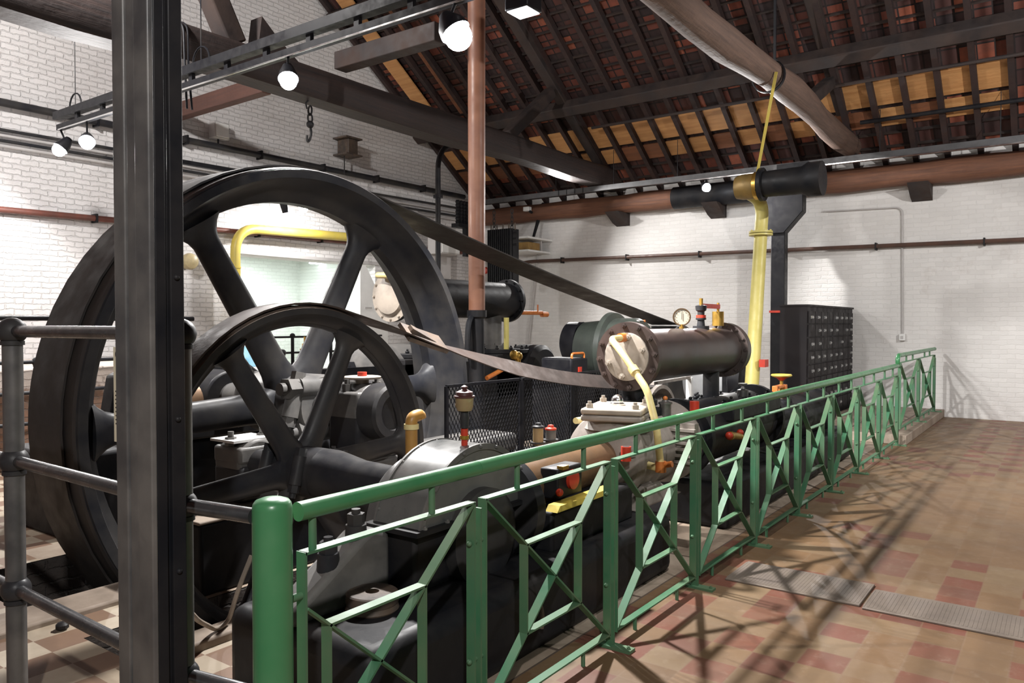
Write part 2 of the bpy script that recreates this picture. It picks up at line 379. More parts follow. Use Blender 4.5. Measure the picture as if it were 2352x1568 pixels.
for kx in range(-13, 10):
    y0, y1 = 6.99 + .48*kx + .01, 6.99 + .48*(kx+1) - .01
    for xa, xb, mt in ((13.94, 13.48, PINE), (14.32, 14.02, PINE if random.random() < .35 else PINE_D)):
        q = MB(); a, b = onroof(xa, y0, .07), onroof(xb, y0, .07)
        q.bar((a.x, (y0+y1)/2, a.z), (b.x, (y0+y1)/2, b.z), y1-y0, .025); q.build('pine_board', mt, ceiling)
MB().bar(onroof(12.3, 11.25, -.075), onroof(9.6, 11.25, -.075), .36, .03).build('pine_board', PINE, ceiling)
MB().bar(onroof(12.6, 10.45, -.02), onroof(9.9, 10.45, -.02), .10, .05).build('pine_board', PINE_D, ceiling)

# roof timbers
for x, z0 in ((12.75, -.20), (10.2, -.20)):
    o = MB().bar((x, -4.5, zroof(x) + z0), (x, YL, zroof(x) + z0), .22, .24, (1, 0, -SLOPE)).build('roof_purlin', DKTIMBER, bevel=.02)
    struct(o); lab(o, 'long dark purlin under the rafters, ' + ('nearer the eaves' if x > 12 else 'nearer the ridge'))
b = [onY(u, v, 8.03) for u, v in ((0, -15), (400, 118), (700, 205), (1095, 328), (1420, 412))]
zb = 4.68
t_ = MB()
pts = [V(x, 8.03, zb + .02*math.sin(x*1.3)) for x in [-4 + i*1.9 for i in range(11)]]
rg = []
for i, p in enumerate(pts):
    w = .205 + .012*math.sin(i*2.1)
    rg.append([p + V(0, w*sx, w*sz*1.02) for sx, sz in ((-1,-.7),(-.8,-.95),(.8,-.95),(1,-.7),(1,.7),(.8,.95),(-.8,.95),(-1,.7))])
t_.loft(rg)
tb = struct(t_.build('tie_beam', BEAM, sharp=50)); lab(tb, 'squared dark tie beam spanning above the two flywheels')
MB().bar((5.45, 8.03, zb+.2), (4.15, 8.03, 7.3), .26, .24).build('strut', DKTIMBER, tb, .02)
MB().prism([(5.72, zb+.2), (6.35, zb+.2), (6.02, zb+.42), (5.78, zb+.62)], lambda a, b_, d: V(a, d, b_), 7.92, 8.14).build('cleat', DKTIMBER, tb)
MB().bar((10.9, 8.03, zb+.2), (12.3, 8.03, zroof(12.3)-.3), .2, .2).build('strut', DKTIMBER, tb, .02)
MB().bar((14.6, 8.03, zb+.05), (7.2, 8.03, zroof(7.2)-.28), .2, .22).build('principal_rafter', DKTIMBER, tb, .02)
lg = MB(); rg = []
for i in range(25):
    x = -4 + i * .785; r = .185 + .012*math.sin(i*1.7) + random.uniform(-.008, .008); yy = 3.2 + .03*math.sin(i*.9); zz = 4.80 + .03*math.sin(i*.7+1)
    ring = []
    for t in range(18):
        a = 2*PI*t/18; q = r * (1 + random.uniform(-.035, .035)); ring.append(V(x, yy + q*math.cos(a), zz + q*math.sin(a)))
    rg.append(ring)
lg.loft(rg)
lo = struct(lg.build('tie_beam', LOG, sharp=80)); lab(lo, 'rough round log tie beam crossing above the yellow steam pipe')
MB().bar((14.7, 3.2, 4.86), (7.2, 3.2, zroof(7.2)-.28), .2, .22).build('principal_rafter', DKTIMBER, lo, .02)
MB().bar((12.0, 3.2, 4.95), (13.15, 3.2, zroof(13.15)-.2), .18, .18).build('strut', DKTIMBER, lo, .02)
MB().bar((10.05, 3.12, 4.95), (10.05, 3.12, 7.4), .03, .03).build('hanger_rod', BLACKM, lo)
MB().lathe((10.05, 3.2, 4.8), (1, 0, 0), [(-.03, .215), (.03, .215), (.03, .2), (-.03, .2)], 24, True).build('iron_strap', BLACKM, lo)
# wall plate log on corbels
wp = MB(); rg = []
for i in range(30):
    y = -4.6 + i*.56; r = .19 + .012*math.sin(i*1.9); ring = []
    for t in range(14):
        a = 2*PI*t/14; q = r*(1 + random.uniform(-.03, .03)); ring.append(V(14.78 + q*math.cos(a), y, 4.17 + q*1.05*math.sin(a)))
    rg.append(ring)
wp.loft(rg); wpl = struct(wp.build('wall_plate', WPLATE, sharp=80)); lab(wpl, 'round brown timber wall plate along the top of the white side wall')
for y in (5.75, 2.1, 7.9):
    MB().prism([(14.45, 3.98), (15, 3.98), (15, 3.72), (14.8, 3.78)], lambda a, b_, d: V(a, d, b_), y-.16, y+.16).build('corbel', DKTIMBER, wpl)
MB().cyl((14.76, 4.9, 4.17), (14.76, 6.6, 4.17), .225, None, 20).build('iron_sleeve', IRON_D, wpl)
# cross timbers meeting the tie beam
o = struct(MB().bar(onY(395, 262, 11.85), onX(612, 195, onY(395, 262, 11.85).x), .16, .24, (1, 0, 0)).build('cross_timber', OLDBEAM, bevel=.01)); lab(o, 'short red-brown timber running from the gable wall to the tie beam')
p = onY(705, 175, 8.25)
o = struct(MB().bar((p.x, 7.6, p.z+.05), (p.x, 5.9, p.z+.05), .2, .22, (1, 0, 0)).build('cross_timber', DKTIMBER, bevel=.01)); lab(o, 'dark timber stub crossing the tie beam under the light track')

# columns
cx, cy = 1.04, 1.89; ZST = zroof(1.04) - .10
st = MB().box((cx+.012, cy+.01, 0), (cx+.075, cy+.162, ZST)).build('steel_stanchion', IRON_D)
tag(st, 'tall black built-up steel stanchion standing in front of the flywheels', 'column')
f_ = MB()
f_.box((cx-.004, cy-.002, 0), (cx+.012, cy+.066, ZST)); f_.build('flange_plate', COLUMN, st, .004)
f2 = MB().box((cx-.004, cy+.066+.052, 0), (cx+.014, cy+.176, ZST)); f2.build('flange_plate', COLUMN, st, .004)
f2 = MB().box((cx-.000, cy+.068, 0), (cx+.012, cy+.1125, ZST)); f2.build('flange_plate', COLUMN, st, .004)
w_ = MB().box((cx+.012, cy-.002, 0), (cx+.040, cy+.010, ZST)); w_.build('web_plate', IRON_D, st, .003)
w_ = MB().box((cx+.050, cy-.006, 0), (cx+.088, cy+.010, ZST)); w_.build('web_plate', IRON_D, st, .003)
for z in (1.35, 1.72, .95):
    MB().sph((cx+.066, cy-.006, z), .008, 10, 6).build('rivet', IRON_D, st)
# brown round column near the back
CYB = 5.74
c0 = onY(1095, 600, CYB)
cr = MB().cyl((c0.x, CYB, 1.72), (c0.x, CYB, zroof(c0.x)-.1), .098, .112, 28).build('round_column', WOODB)
tag(cr, 'brown painted round column rising in front of the second air drum to the roof', 'column')
MB().lathe((c0.x, CYB, 0), (0, 0, 1), [(0, .17), (.1, .17), (.12, .10), (1.66, .09), (1.68, .118), (1.76, .118), (1.76, .1)], 24).build('iron_socket', IRON_D, cr)
MB().tube(bez((c0.x-.2, CYB-.02, 1.2), (c0.x-.2, CYB-.02, 1.5), (c0.x-.18, CYB, 1.66), (c0.x-.05, CYB, 1.70)), .035, 10).build('fork_arm', IRON_D, cr)
# black column carrying the wall plate
c1 = onX(1790, 600, 14.35)
bc = MB().box((c1.x-.1, c1.y-.125, 0), (c1.x+.1, c1.y+.125, 3.55)).build('bracket_column', BLACKM, bevel=.01)
tag(bc, 'black column with flared head carrying the wall plate beside the cabinet', 'column')
MB().prism([(-.14, 3.25), (.11, 3.25), (.44, 3.62), (.44, 4.0), (-.36, 4.0), (-.36, 3.7)], lambda a, b_, d: V(d, c1.y - a, b_), c1.x-.12, c1.x+.12).build('flared_head', BLACKM, bc, .01)
MB().box((c1.x-.13, c1.y-.14, 1.80), (c1.x+.1, c1.y+.14, 1.84)).build('strap', RED, bc)

# ------------------------------------------------------------------ pipes, cables and boxes on the walls
def wallpipe(u0, v0, u1, v1, y, r, mat, label, name='wall_pipe'):
    a, b = onY(u0, v0, y), onY(u1, v1, y)
    o = MB().cyl(a, b, r, None, 12).build(name, mat); tag(o, label, 'pipe')
    n = int((b-a).length / 1.6)
    for i in range(1, n+1 if r > .03 else 1):
        p = a + (b-a) * (i/(n+1)); MB().box((p.x-.015, y-.01-r, p.z-r-.02), (p.x+.015, YL-.003, p.z+r+.02)).build('pipe_clip', IRON_D, o)
    return o
wallpipe(-30, 228, 1066, 452, 11.80, .055, IRON, 'thick dark pipe high across the white gable wall, topmost of the wall pipes')
for i, dv in enumerate((0, 13, 25, 37)):
    wallpipe(-30, 292+dv, 1090, 484+dv*.75, 11.83, .022, GREYBOX if i % 2 else IRON, ('topmost', 'second from the top', 'third from the top', 'lowest')[i] + ' of four thin conduits bundled across the gable wall', 'conduit')
wallpipe(-30, 478, 1060, 580, 11.8, .045, paint('rust_red_pipe', (.16, .05, .035), (.10, .04, .03), .5), 'rust red heating pipe sloping along the gable wall behind the flywheel')
o = MB().cyl((-3, 9.12, 1.66), (onY(140, 735, 9.12).x+1.6, 9.12, 1.66), .03, None, 10).build('wall_pipe', BLACKM); tag(o, 'straight black pipe running above the bare brick plinth', 'pipe')
a, b = onX(1222, 600, 14.9), onX(2400, 548, 14.9)
o = MB().tube(rounded([(14.9, a.y+.25, a.z-.02), a, b], .2), .038, 10).build('wall_pipe', paint('brown_pipe', (.10, .05, .035), (.07, .04, .03), .5)); tag(o, 'thin brown heating pipe crossing the white side wall', 'pipe')
for i in range(6):
    p = a + (b-a)*((i+.5)/6); MB().box((14.86, p.y-.012, p.z-.07), (15, p.y+.012, p.z+.06)).build('pipe_clip', IRON_D, o)
p0, p1 = onX(1890, 486, 14.97), onX(2072, 476, 14.97)
o = MB().tube(rounded([p0, p1, (14.97, p1.y-.03, 1.42)], .12), .014, 8).build('conduit', GREYBOX); tag(o, 'thin white conduit dropping down the side wall to a switch', 'conduit')
p = V(14.97, p1.y-.03, 1.36)
o = MB().box((14.92, p.y-.05, p.z-.06), (15, p.y+.05, p.z+.06)).build('light_switch', WHITE, bevel=.008); tag(o, 'small white switch box at the foot of the thin conduit', 'switch')
MB().box((14.91, p.y-.02, p.z-.025), (14.925, p.y+.02, p.z+.025)).build('rocker', GREYBOX, o)
o = MB().tube([onX(1237, 560, 14.95), onX(1213, 800, 14.95)], .02, 8).build('conduit', GREYBOX); tag(o, 'thin grey conduit on the side wall beside the black ribbed box', 'conduit')
# big yellow bent pipe on the gable wall
q = [onY(537, 700, 11.6), onY(540, 522, 11.6), onY(900, 553, 11.6)]
q[0] = V(q[1].x, 11.6, 0.0)
o = MB().tube(rounded(q, .45, 8), .085, 16).build('gas_pipe', YEL); tag(o, 'thick yellow pipe bending along the gable wall over the opening', 'pipe')
for z in (2.55, 2.0):
    MB().lathe((q[1].x, 11.6, z), (0, 0, 1), [(0, .088), (0, .093), (.03, .093), (.03, .088)], 18).build('pipe_joint', YEL, o)
p = onY(437, 600, 11.75)
o = MB().lathe((p.x, 11.86, p.z), (0, -1, 0), [(0, .12), (.10, .14), (.16, .12), (.2, .05)], 20).build('alarm_bell', paint('cream_bell', (.55, .45, .25), None, .4)); tag(o, 'round cream alarm bell on the gable wall beside a spoke', 'bell')
MB().cyl((p.x, 11.9, p.z), (p.x, 11.84, p.z), .06).build('back_plate', GREYBOX, o)
p = onY(503, 303, 11.85)
o = MB().box((p.x-.17, 11.72, p.z-.14), (p.x+.12, 11.9, p.z+.14)).build('junction_box', GREYBOX, bevel=.015); tag(o, 'square grey junction box on the gable wall below the tie beam', 'junction box')
MB().box((p.x-.14, 11.705, p.z-.11), (p.x+.10, 11.725, p.z+.12)).build('lid', WHITE, o, .006)
MB().cyl((p.x-.05, 11.8, p.z-.30), (p.x-.05, 11.8, p.z-.13), .015).build('cable_gland', IRON, o)
p = onY(790, 340, 11.8)
o = MB().box((p.x-.10, 11.55, p.z-.15), (p.x+.14, 11.88, p.z+.15)).build('wall_bracket', RUSTY, bevel=.01); tag(o, 'rusty iron bracket box fixed high on the gable wall', 'bracket')
MB().box((p.x-.20, 11.5, p.z+.15), (p.x+.22, 11.9, p.z+.18)).build('top_plate', RUSTY, o); MB().box((p.x-.20, 11.5, p.z-.18), (p.x+.22, 11.9, p.z-.15)).build('bottom_plate', RUSTY, o)
MB().cyl((p.x-.08, 11.7, p.z-.55), (p.x-.08, 11.7, p.z-.18), .012, None, 8).build('rod', IRON, o)
# chain with hook on the tie beam
p = onY(712, 236, 8.03); t = thing('chain_hoist_hook', 'small iron hook and chain hanging from the tie beam', 'hook', (p.x, 8.03, zb-.2))
def link(c, s, flip):
    d = V(1, 0, 0) if flip else V(0, 1, 0); n_ = 14
    return [Vector(c) + d*(s*.6*math.cos(2*PI*i/n_)) + V(0, 0, s*math.sin(2*PI*i/n_)) for i in range(n_+1)]
m = MB()
for i in range(2): m.tube(link((p.x, 8.03, p.z-.10-i*.10), .06, i % 2), .012, 6)
m.build('chain', IRON, t)
m = MB().sph((p.x, 8.03, p.z-.28), .05, 12, 8); m.build('swivel', IRON, t)
MB().tube([V(p.x, 8.03, p.z+.05), V(p.x-.07, 8.03, p.z-.02), V(p.x-.05, 8.03, p.z-.09)], .012, 6).build('shackle', IRON, t)
MB().tube(bez((p.x, 8.03, p.z-.3), (p.x+.06, 8.03, p.z-.42), (p.x-.07, 8.03, p.z-.62), (p.x-.05, 8.03, p.z-.43), 14), .016, 8).build('hook', IRON, t)
# curved conduit by the gable and grey cabinet, insulators
p = onY(1006, 500, 9.6); q = onY(1006, 365, 9.6); e = onY(1040, 330, 9.6)
o = MB().tube(rounded([(p.x, 9.6, 2.2), V(q.x, 9.6, q.z+.25), V(e.x+.5, 9.6, e.z+.08)], .5, 10), .05, 12).build('vent_pipe', IRON); tag(o, 'black pipe rising and curving over beside the brown column', 'pipe')
MB().lathe((p.x, 9.6, onY(1006, 455, 9.6).z), (0, 0, 1), [(0, .05), (0, .09), (.06, .09), (.06, .05)], 16).build('pipe_union', IRON, o)
p = onX(1028, 555, 11.9) if False else onY(1028, 553, 11.1)
o = MB().box((p.x-.32, 11.0, p.z-.30), (p.x+.30, 11.4, p.z+.30)).build('switch_cabinet', GREYBOX, bevel=.01); tag(o, 'plain grey steel electrical cabinet mounted near the wall corner', 'cabinet')
MB().box((p.x-.30, 10.985, p.z-.27), (p.x+.28, 11.005, p.z+.27)).build('door', WHITE, o, .004)
struct(MB().box((p.x-.35, 11.35, 0), (p.x+.4, 11.5, p.z-.28)).build('trim_cabinet_riser', GREYBOX))
p = onY(1065, 485, 10.4)
t = thing('insulator_stack', 'black ribbed insulator stack beside the brown column top', 'insulator', (p.x, 10.4, p.z-.4))
for i in range(5): MB().lathe((p.x-.2+i*.1, 10.4, p.z-.28), (0, 0, 1), [(j*.035, .05 if j % 2 else .034) for j in range(15)], 10).build('insulator', BLACKM, t)
MB().box((p.x-.28, 10.3, p.z-.36), (p.x+.26, 10.5, p.z-.28)).build('base_bar', BLACKM, t)
MB().box((p.x+.02, 10.35, p.z-.95), (p.x+.22, 10.45, p.z-.36)).build('bracket', BLACKM, t)
# black ribbed resistor hanging on chains
p0 = onX(1128, 530, 13.0); p1 = onX(1183, 640, 13.0)
t = thing('resistor_bank', 'tall black ribbed resistor bank hung on two chains by the side wall', 'resistor', (13.0, p0.y, p1.z-.3))
zz0, zz1 = p1.z - .3, p0.z; n_ = 12
for i in range(n_):
    y = p0.y + (p1.y-p0.y)*(i+.5)/n_; MB().box((12.85, y-.015, zz0), (13.15, y+.010, zz1)).build('rib', BLACKM, t)
MB().box((12.92, p1.y, zz0-.03), (13.08, p0.y, zz1-.03)).build('core', BLACKM, t)
for yy in (p0.y-.08, p1.y+.08):
    m = MB()
    for i in range(5): m.tube(link((13.0, yy, zz1+.03+i*.085), .05, i % 2), .010, 6)
    m.build('chain', IRON, t)
for i in range(5):
    y = p0.y + (p1.y-p0.y)*i/4; MB().cyl((13, y, zz1-.02), (13, y, zz1+.12), .015, None, 8).build('terminal', RUSTY, t)
for i in range(3): MB().cyl((12.9, p1.y-.03, zz1-.1-i*.12), (12.9, p1.y-.12, zz1-.1-i*.12), .02, None, 8).build('bushing', BLACKM, t)
# shelf with timber by the resistor
p = onX(1212, 552, 14.6)
t = thing('wall_shelf', 'pale plank shelf projecting from the side wall near the corner', 'shelf', (14.6, p.y, p.z))
MB().box((14.0, p.y-.42, p.z-.02), (15, p.y+.42, p.z+.02)).build('board', WHITE, t)
MB().box((14.1, p.y-.36, p.z-.30), (15, p.y+.42, p.z-.26)).build('board', WHITE, t)
MB().box((14.7, p.y-.3, p.z-.26), (14.75, p.y+.3, p.z-.02)).build('bracket', GREYBOX, t)
o = MB().box((14.15, p.y-.34, p.z-.255), (14.6, p.y+.28, p.z-.09)).build('timber_block', paint('varnished_wood', (.32, .19, .05), (.22, .12, .03), .5), bevel=.01); tag(o, 'varnished wooden block lying on the plank shelf', 'wood block')
o = MB().cyl(onX(1245, 475, 14.9), onX(1225, 545, 14.6), .05, .03, 10).build('wall_bracket', BLACKM); tag(o, 'black slanted bracket on the side wall above the shelf', 'bracket')
MB().cyl(onX(1247, 470, 14.9), onX(1252, 470, 15), .05).build('foot', BLACKM, o)
o = MB().lathe(onX(1117, 621, 13.2), (-1, 0, 0), [(0, .06), (.02, .075), (.06, .06), (.07, .02)], 18).build('alarm_bell', RED); tag(o, 'small red bell between the brown column and the ribbed box', 'bell')
MB().cyl(onX(1117, 621, 13.2), onX(1117, 621, 13.2) + V(.2, 0, 0), .02).build('stem', IRON, o)

# things in the far opening
p = onY(765, 606, 14.2)
t = thing('fluorescent_fitting', 'white fluorescent fitting hanging in the wide opening', 'light fitting', (p.x, 14.2, p.z))
MB().box((p.x-.75, 14.12, p.z), (p.x+.75, 14.28, p.z+.07)).build('housing', BRIGHT, t, .01); MB().cyl((p.x-.7, 14.2, p.z-.02), (p.x+.7, 14.2, p.z-.02), .02, None, 10).build('tube', TUBEL, t)
p0, p1 = onY(730, 615, 14.7), onY(800, 740, 14.7)
t = thing('mesh_gate', 'white wire mesh gate inside the wide opening', 'gate', (p0.x, 14.7, 0))
m = MB()
for i in range(16): x = p0.x + (p1.x-p0.x)*i/15; m.cyl((x, 14.7, .05), (x, 14.7, p0.z), .008, None, 5)
for i in range(22): z = .05 + (p0.z-.05)*i/21; m.cyl((p0.x, 14.7, z), (p1.x, 14.7, z), .008, None, 5)
m.build('mesh', WHITE, t)
m = MB()
for x in (p0.x, p1.x, (p0.x+p1.x)/2): m.box((x-.025, 14.67, 0), (x+.025, 14.73, p0.z+.02))
m.box((p0.x, 14.67, p0.z), (p1.x, 14.73, p0.z+.05)); m.build('frame', WHITE, t)
p0, p1 = onY(832, 612, 11.3), onY(858, 780, 11.3)
t = thing('display_panel', 'tall white display board with an angled top beside the opening', 'display board', ((p0.x+p1.x)/2, 11.3, 0))
MB().prism([(p0.x-.1, 0), (p1.x+.35, 0), (p1.x+.35, p0.z-.75), (p0.x+.32, p0.z-.4), (p0.x+.05, p0.z+.02), (p0.x-.1, p0.z)], lambda a, b_, d: V(a, d, b_), 11.25, 11.33).build('board', WHITE, t)
for i in range(3): MB().box((p0.x+.02+i*.02, 11.24, 1.9-i*.3), (p0.x+.2, 11.252, 1.93-i*.3)).build('text_line', GREYBOX, t)
MB().box((p0.x-.1, 11.2, 0), (p1.x+.3, 11.45, .04)).build('foot', GREYBOX, t)
p = onY(578, 805, 7.6)
t = thing('lectern_sign', 'slanted information panel with a blue picture seen between the spokes', 'sign', (p.x, 7.6, 0))
m = MB().prism([(-.16, -.22), (.18, -.22), (.18, .22), (-.16, .22)], lambda a, b_, d: V(p.x+a, 7.6 + b_*.35 + d, p.z+b_), 0, .03); m.build('panel', WHITE, t)
MB().prism([(-.13, -.18), (.15, -.18), (.15, .05), (-.13, .05)], lambda a, b_, d: V(p.x+a, 7.6 + b_*.35 + d, p.z+b_), -.004, .002).build('picture', paint('blue_print', (.12, .32, .45), (.3, .5, .6), .5), t)
MB().prism([(-.02, .05), (.10, .05), (.10, .15), (-.02, .15)], lambda a, b_, d: V(p.x+a, 7.6 + b_*.35 + d, p.z+b_), -.004, .002).build('picture', RED, t)
MB().cyl((p.x, 7.65, 0), (p.x, 7.62, p.z-.1), .025).build('post', BLACKM, t)

# ------------------------------------------------------------------ light tracks and lamps
XT, ZT = 4.52, 4.06
tr = MB().box((XT-.03, 10.35, ZT-.03), (XT+.03, 2.4, ZT+.04)).build('lighting_track', BLACKM); tag(tr, 'long black lighting track slung above the flywheels', 'light track')
MB().box((XT-.05, 10.4, ZT+.11), (XT+.05, 2.4, ZT+.20)).build('cable_tray', BLACKM, tr)
for i in range(12): MB().box((XT-.02, 3.0+i*.62, ZT+.04), (XT+.02, 3.06+i*.62, ZT+.11)).build('clip', BLACKM, tr)
MB().box((XT-.036, 10.3, ZT-.036), (XT-.028, 2.4, ZT-.022)).build('conductor_strip', CHROME, tr)
for y in (9.9, 7.2, 4.6):
    MB().cyl((XT, y, ZT+.2), (XT, y, zroof(XT)-.1), .006, None, 6).build('suspension_wire', IRON, tr)
    MB().tube([V(XT, y+.15*math.cos(PI*i/8), ZT+.2+.16*math.sin(PI*i/8)) for i in range(9)], .01, 6).build('hanger_loop', BLACKM, tr)
XT2, ZT2 = 14.0, 4.40
tr2 = MB().box((XT2-.04, -2.5, ZT2-.05), (XT2+.04, 11.0, ZT2+.05)).build('lighting_track', paint('grey_track', (.10, .10, .105), None, .45)); tag(tr2, 'long grey lighting track running in front of the side wall plate', 'light track')
MB().box((XT2-.05, -2.0, ZT2-.07), (XT2-.01, 6.1, ZT2-.05)).build('conductor_strip', CHROME, tr2)
for y in (9.0, 7.6, 6.2, 2.6, .9): MB().cyl((XT2, y, ZT2), (XT2, y, zroof(XT2)+.05), .006, None, 6).build('suspension_wire', IRON, tr2)
for i, y in enumerate((8.9, 8.7, 8.5, 8.3)): MB().cyl((XT2-.05, y, ZT2-.06), (XT2-.05, y, ZT2+.07), .006, None, 6).build('cable_tie', BLACKM, tr2)
LAMPS = []
def lamp(loc, aim, label, power, ang=178, r=.05, track_z=None, blend=.3, cat='lamp'):
    loc = Vector(loc); t = thing('track_spotlight', label, cat, tuple(loc), 'spotlights on the lighting tracks')
    d = (Vector(aim) - loc).normalized()
    MB().lathe(loc, d, [(-.17, .03), (-.16, .045), (-.06, r), (.0, r+.012), (.01, r+.012), (.0, r), (-.05, .03)], 20).build('lamp_housing', BLACKM, t)
    MB().sph(loc + d*r*.45, r*.97, 20, 12).build('bulb', BULB, t)
    tz = track_z if track_z else ZT - .03
    MB().cyl(loc - d*.1, (loc.x, loc.y, tz), .012, None, 8).build('stem', BLACKM, t)
    l = bpy.data.lights.new('spotlight', 'SPOT'); l.energy = power; l.spot_size = math.radians(ang); l.spot_blend = blend; l.shadow_soft_size = .09 if r > .1 else .045; l.color = (1.0, .975, .95)
    lo_ = bpy.data.objects.new('spotlight', l); C.objects.link(lo_); lo_.location = d*(r*1.45+.03); lo_.parent = t
    lo_.rotation_euler = d.to_track_quat('-Z', 'Y').to_euler(); return t
PW = 1.0
lamp(onX(1045, 72, XT), (5.2, 1.8, .5), 'brightest spotlight on the overhead track, hanging above the compressor', 820*PW, 142, .11)
lamp(onX(662, 180, XT), (3.4, 4.2, .6), 'spotlight on the overhead track where it crosses the tie beam', 400*PW, 170, .08)
lamp(onX(200, 325, XT), (3.0, 6.6, 1.0), 'spotlight second from the gable end of the overhead track', 170*PW, 178, .08)
lamp(onX(140, 340, XT), (2.6, 10.6, 1.2), 'spotlight at the gable end of the overhead track', 110*PW, 170, .08)
lamp(onX(1622, 430, XT2), (10.5, 2.0, 1.2), 'single lit spotlight hanging from the track by the side wall', 420*PW, 135, .075, ZT2)
p = onY(697, 474, 10.9)
lamp(p, (9.2, 12.2, .3), 'small lit spotlight seen through the rim of the large flywheel', 75*PW, 178, .08, p.z+.35)
p = onY(650, 468, 10.7)
t = thing('track_spotlight', 'unlit black spotlight seen just under the rim of the large flywheel', 'lamp', tuple(p), 'spotlights on the lighting tracks')
MB().cyl(p + V(-.02, 0, .10), p + V(.05, 0, -.14), .07, .05).build('lamp_housing', BLACKM, t); MB().cyl(p + V(0, 0, .1), p + V(0, 0, .4), .012).build('stem', BLACKM, t)
o = MB().box((p.x-2.2, 10.75, p.z+.38), (p.x+2.2, 10.83, p.z+.44)).build('lighting_track', BLACKM); tag(o, 'short black lighting track near the gable wall, behind the large flywheel', 'light track')
# square floodlight near the roof
p = onX(1202, 28, XT)
t = thing('floodlight', 'small black floodlight with bright lower edge near the roof', 'floodlight', tuple(p))
MB().box((p.x-.09, p.y-.10, p.z), (p.x+.09, p.y+.10, p.z+.10)).build('housing', BLACKM, t, .01)
MB().box((p.x-.08, p.y-.085, p.z-.008), (p.x+.08, p.y+.085, p.z+.002)).build('lens', emit('floodlight_lens', (.95, .95, 1), 1.2), t)
MB().cyl((p.x, p.y, p.z+.1), (p.x, p.y, ZT), .012).build('stem', BLACKM, t)
o = MB().cyl(onroof(13.28, -4, -.14), onroof(13.28, 7.7, -.14), .028, None, 10).build('conduit', DKTIMBER); tag(o, 'thin dark conduit running under the rafters above the pine boards', 'conduit')
o = MB().cyl(onroof(13.97, -4, -.15), onroof(13.97, 2.9, -.15), .035, None, 10).build('conduit', BLACKM); tag(o, 'thick dark conduit crossing the pine boards beyond the log beam', 'conduit')
p = onY(424, 95, 7.78); t = thing('hanging_cable', 'loops of black cable hanging over the tie beam beside the stanchion', 'cable', tuple(p))
for k in range(2):
    pts = [V(p.x-.06+k*.07, 8.25, zb+.20), V(p.x-.03+k*.07, 8.03, zb+.25), V(p.x+k*.05, 7.80, zb+.18), V(p.x+k*.04, 7.78, zb-.3), V(p.x+.02+k*.06, 7.78, zb-.75)]
    MB().tube(rounded(pts, .12), .012, 8).build('loop', BLACKM, t)
p = onX(1212, 480, 14.52); o = MB().box((p.x-.06, p.y-.07, p.z-.05), (p.x+.06, p.y+.09, p.z+.05)).build('junction_box', WHITE, bevel=.01); tag(o, 'tiny white fitting on the wall plate log near the brown column', 'junction box')
MB().cyl((p.x, p.y-.05, p.z-.05), (p.x, p.y-.12, p.z-.09), .03).build('cable_gland', BLACKM, o)
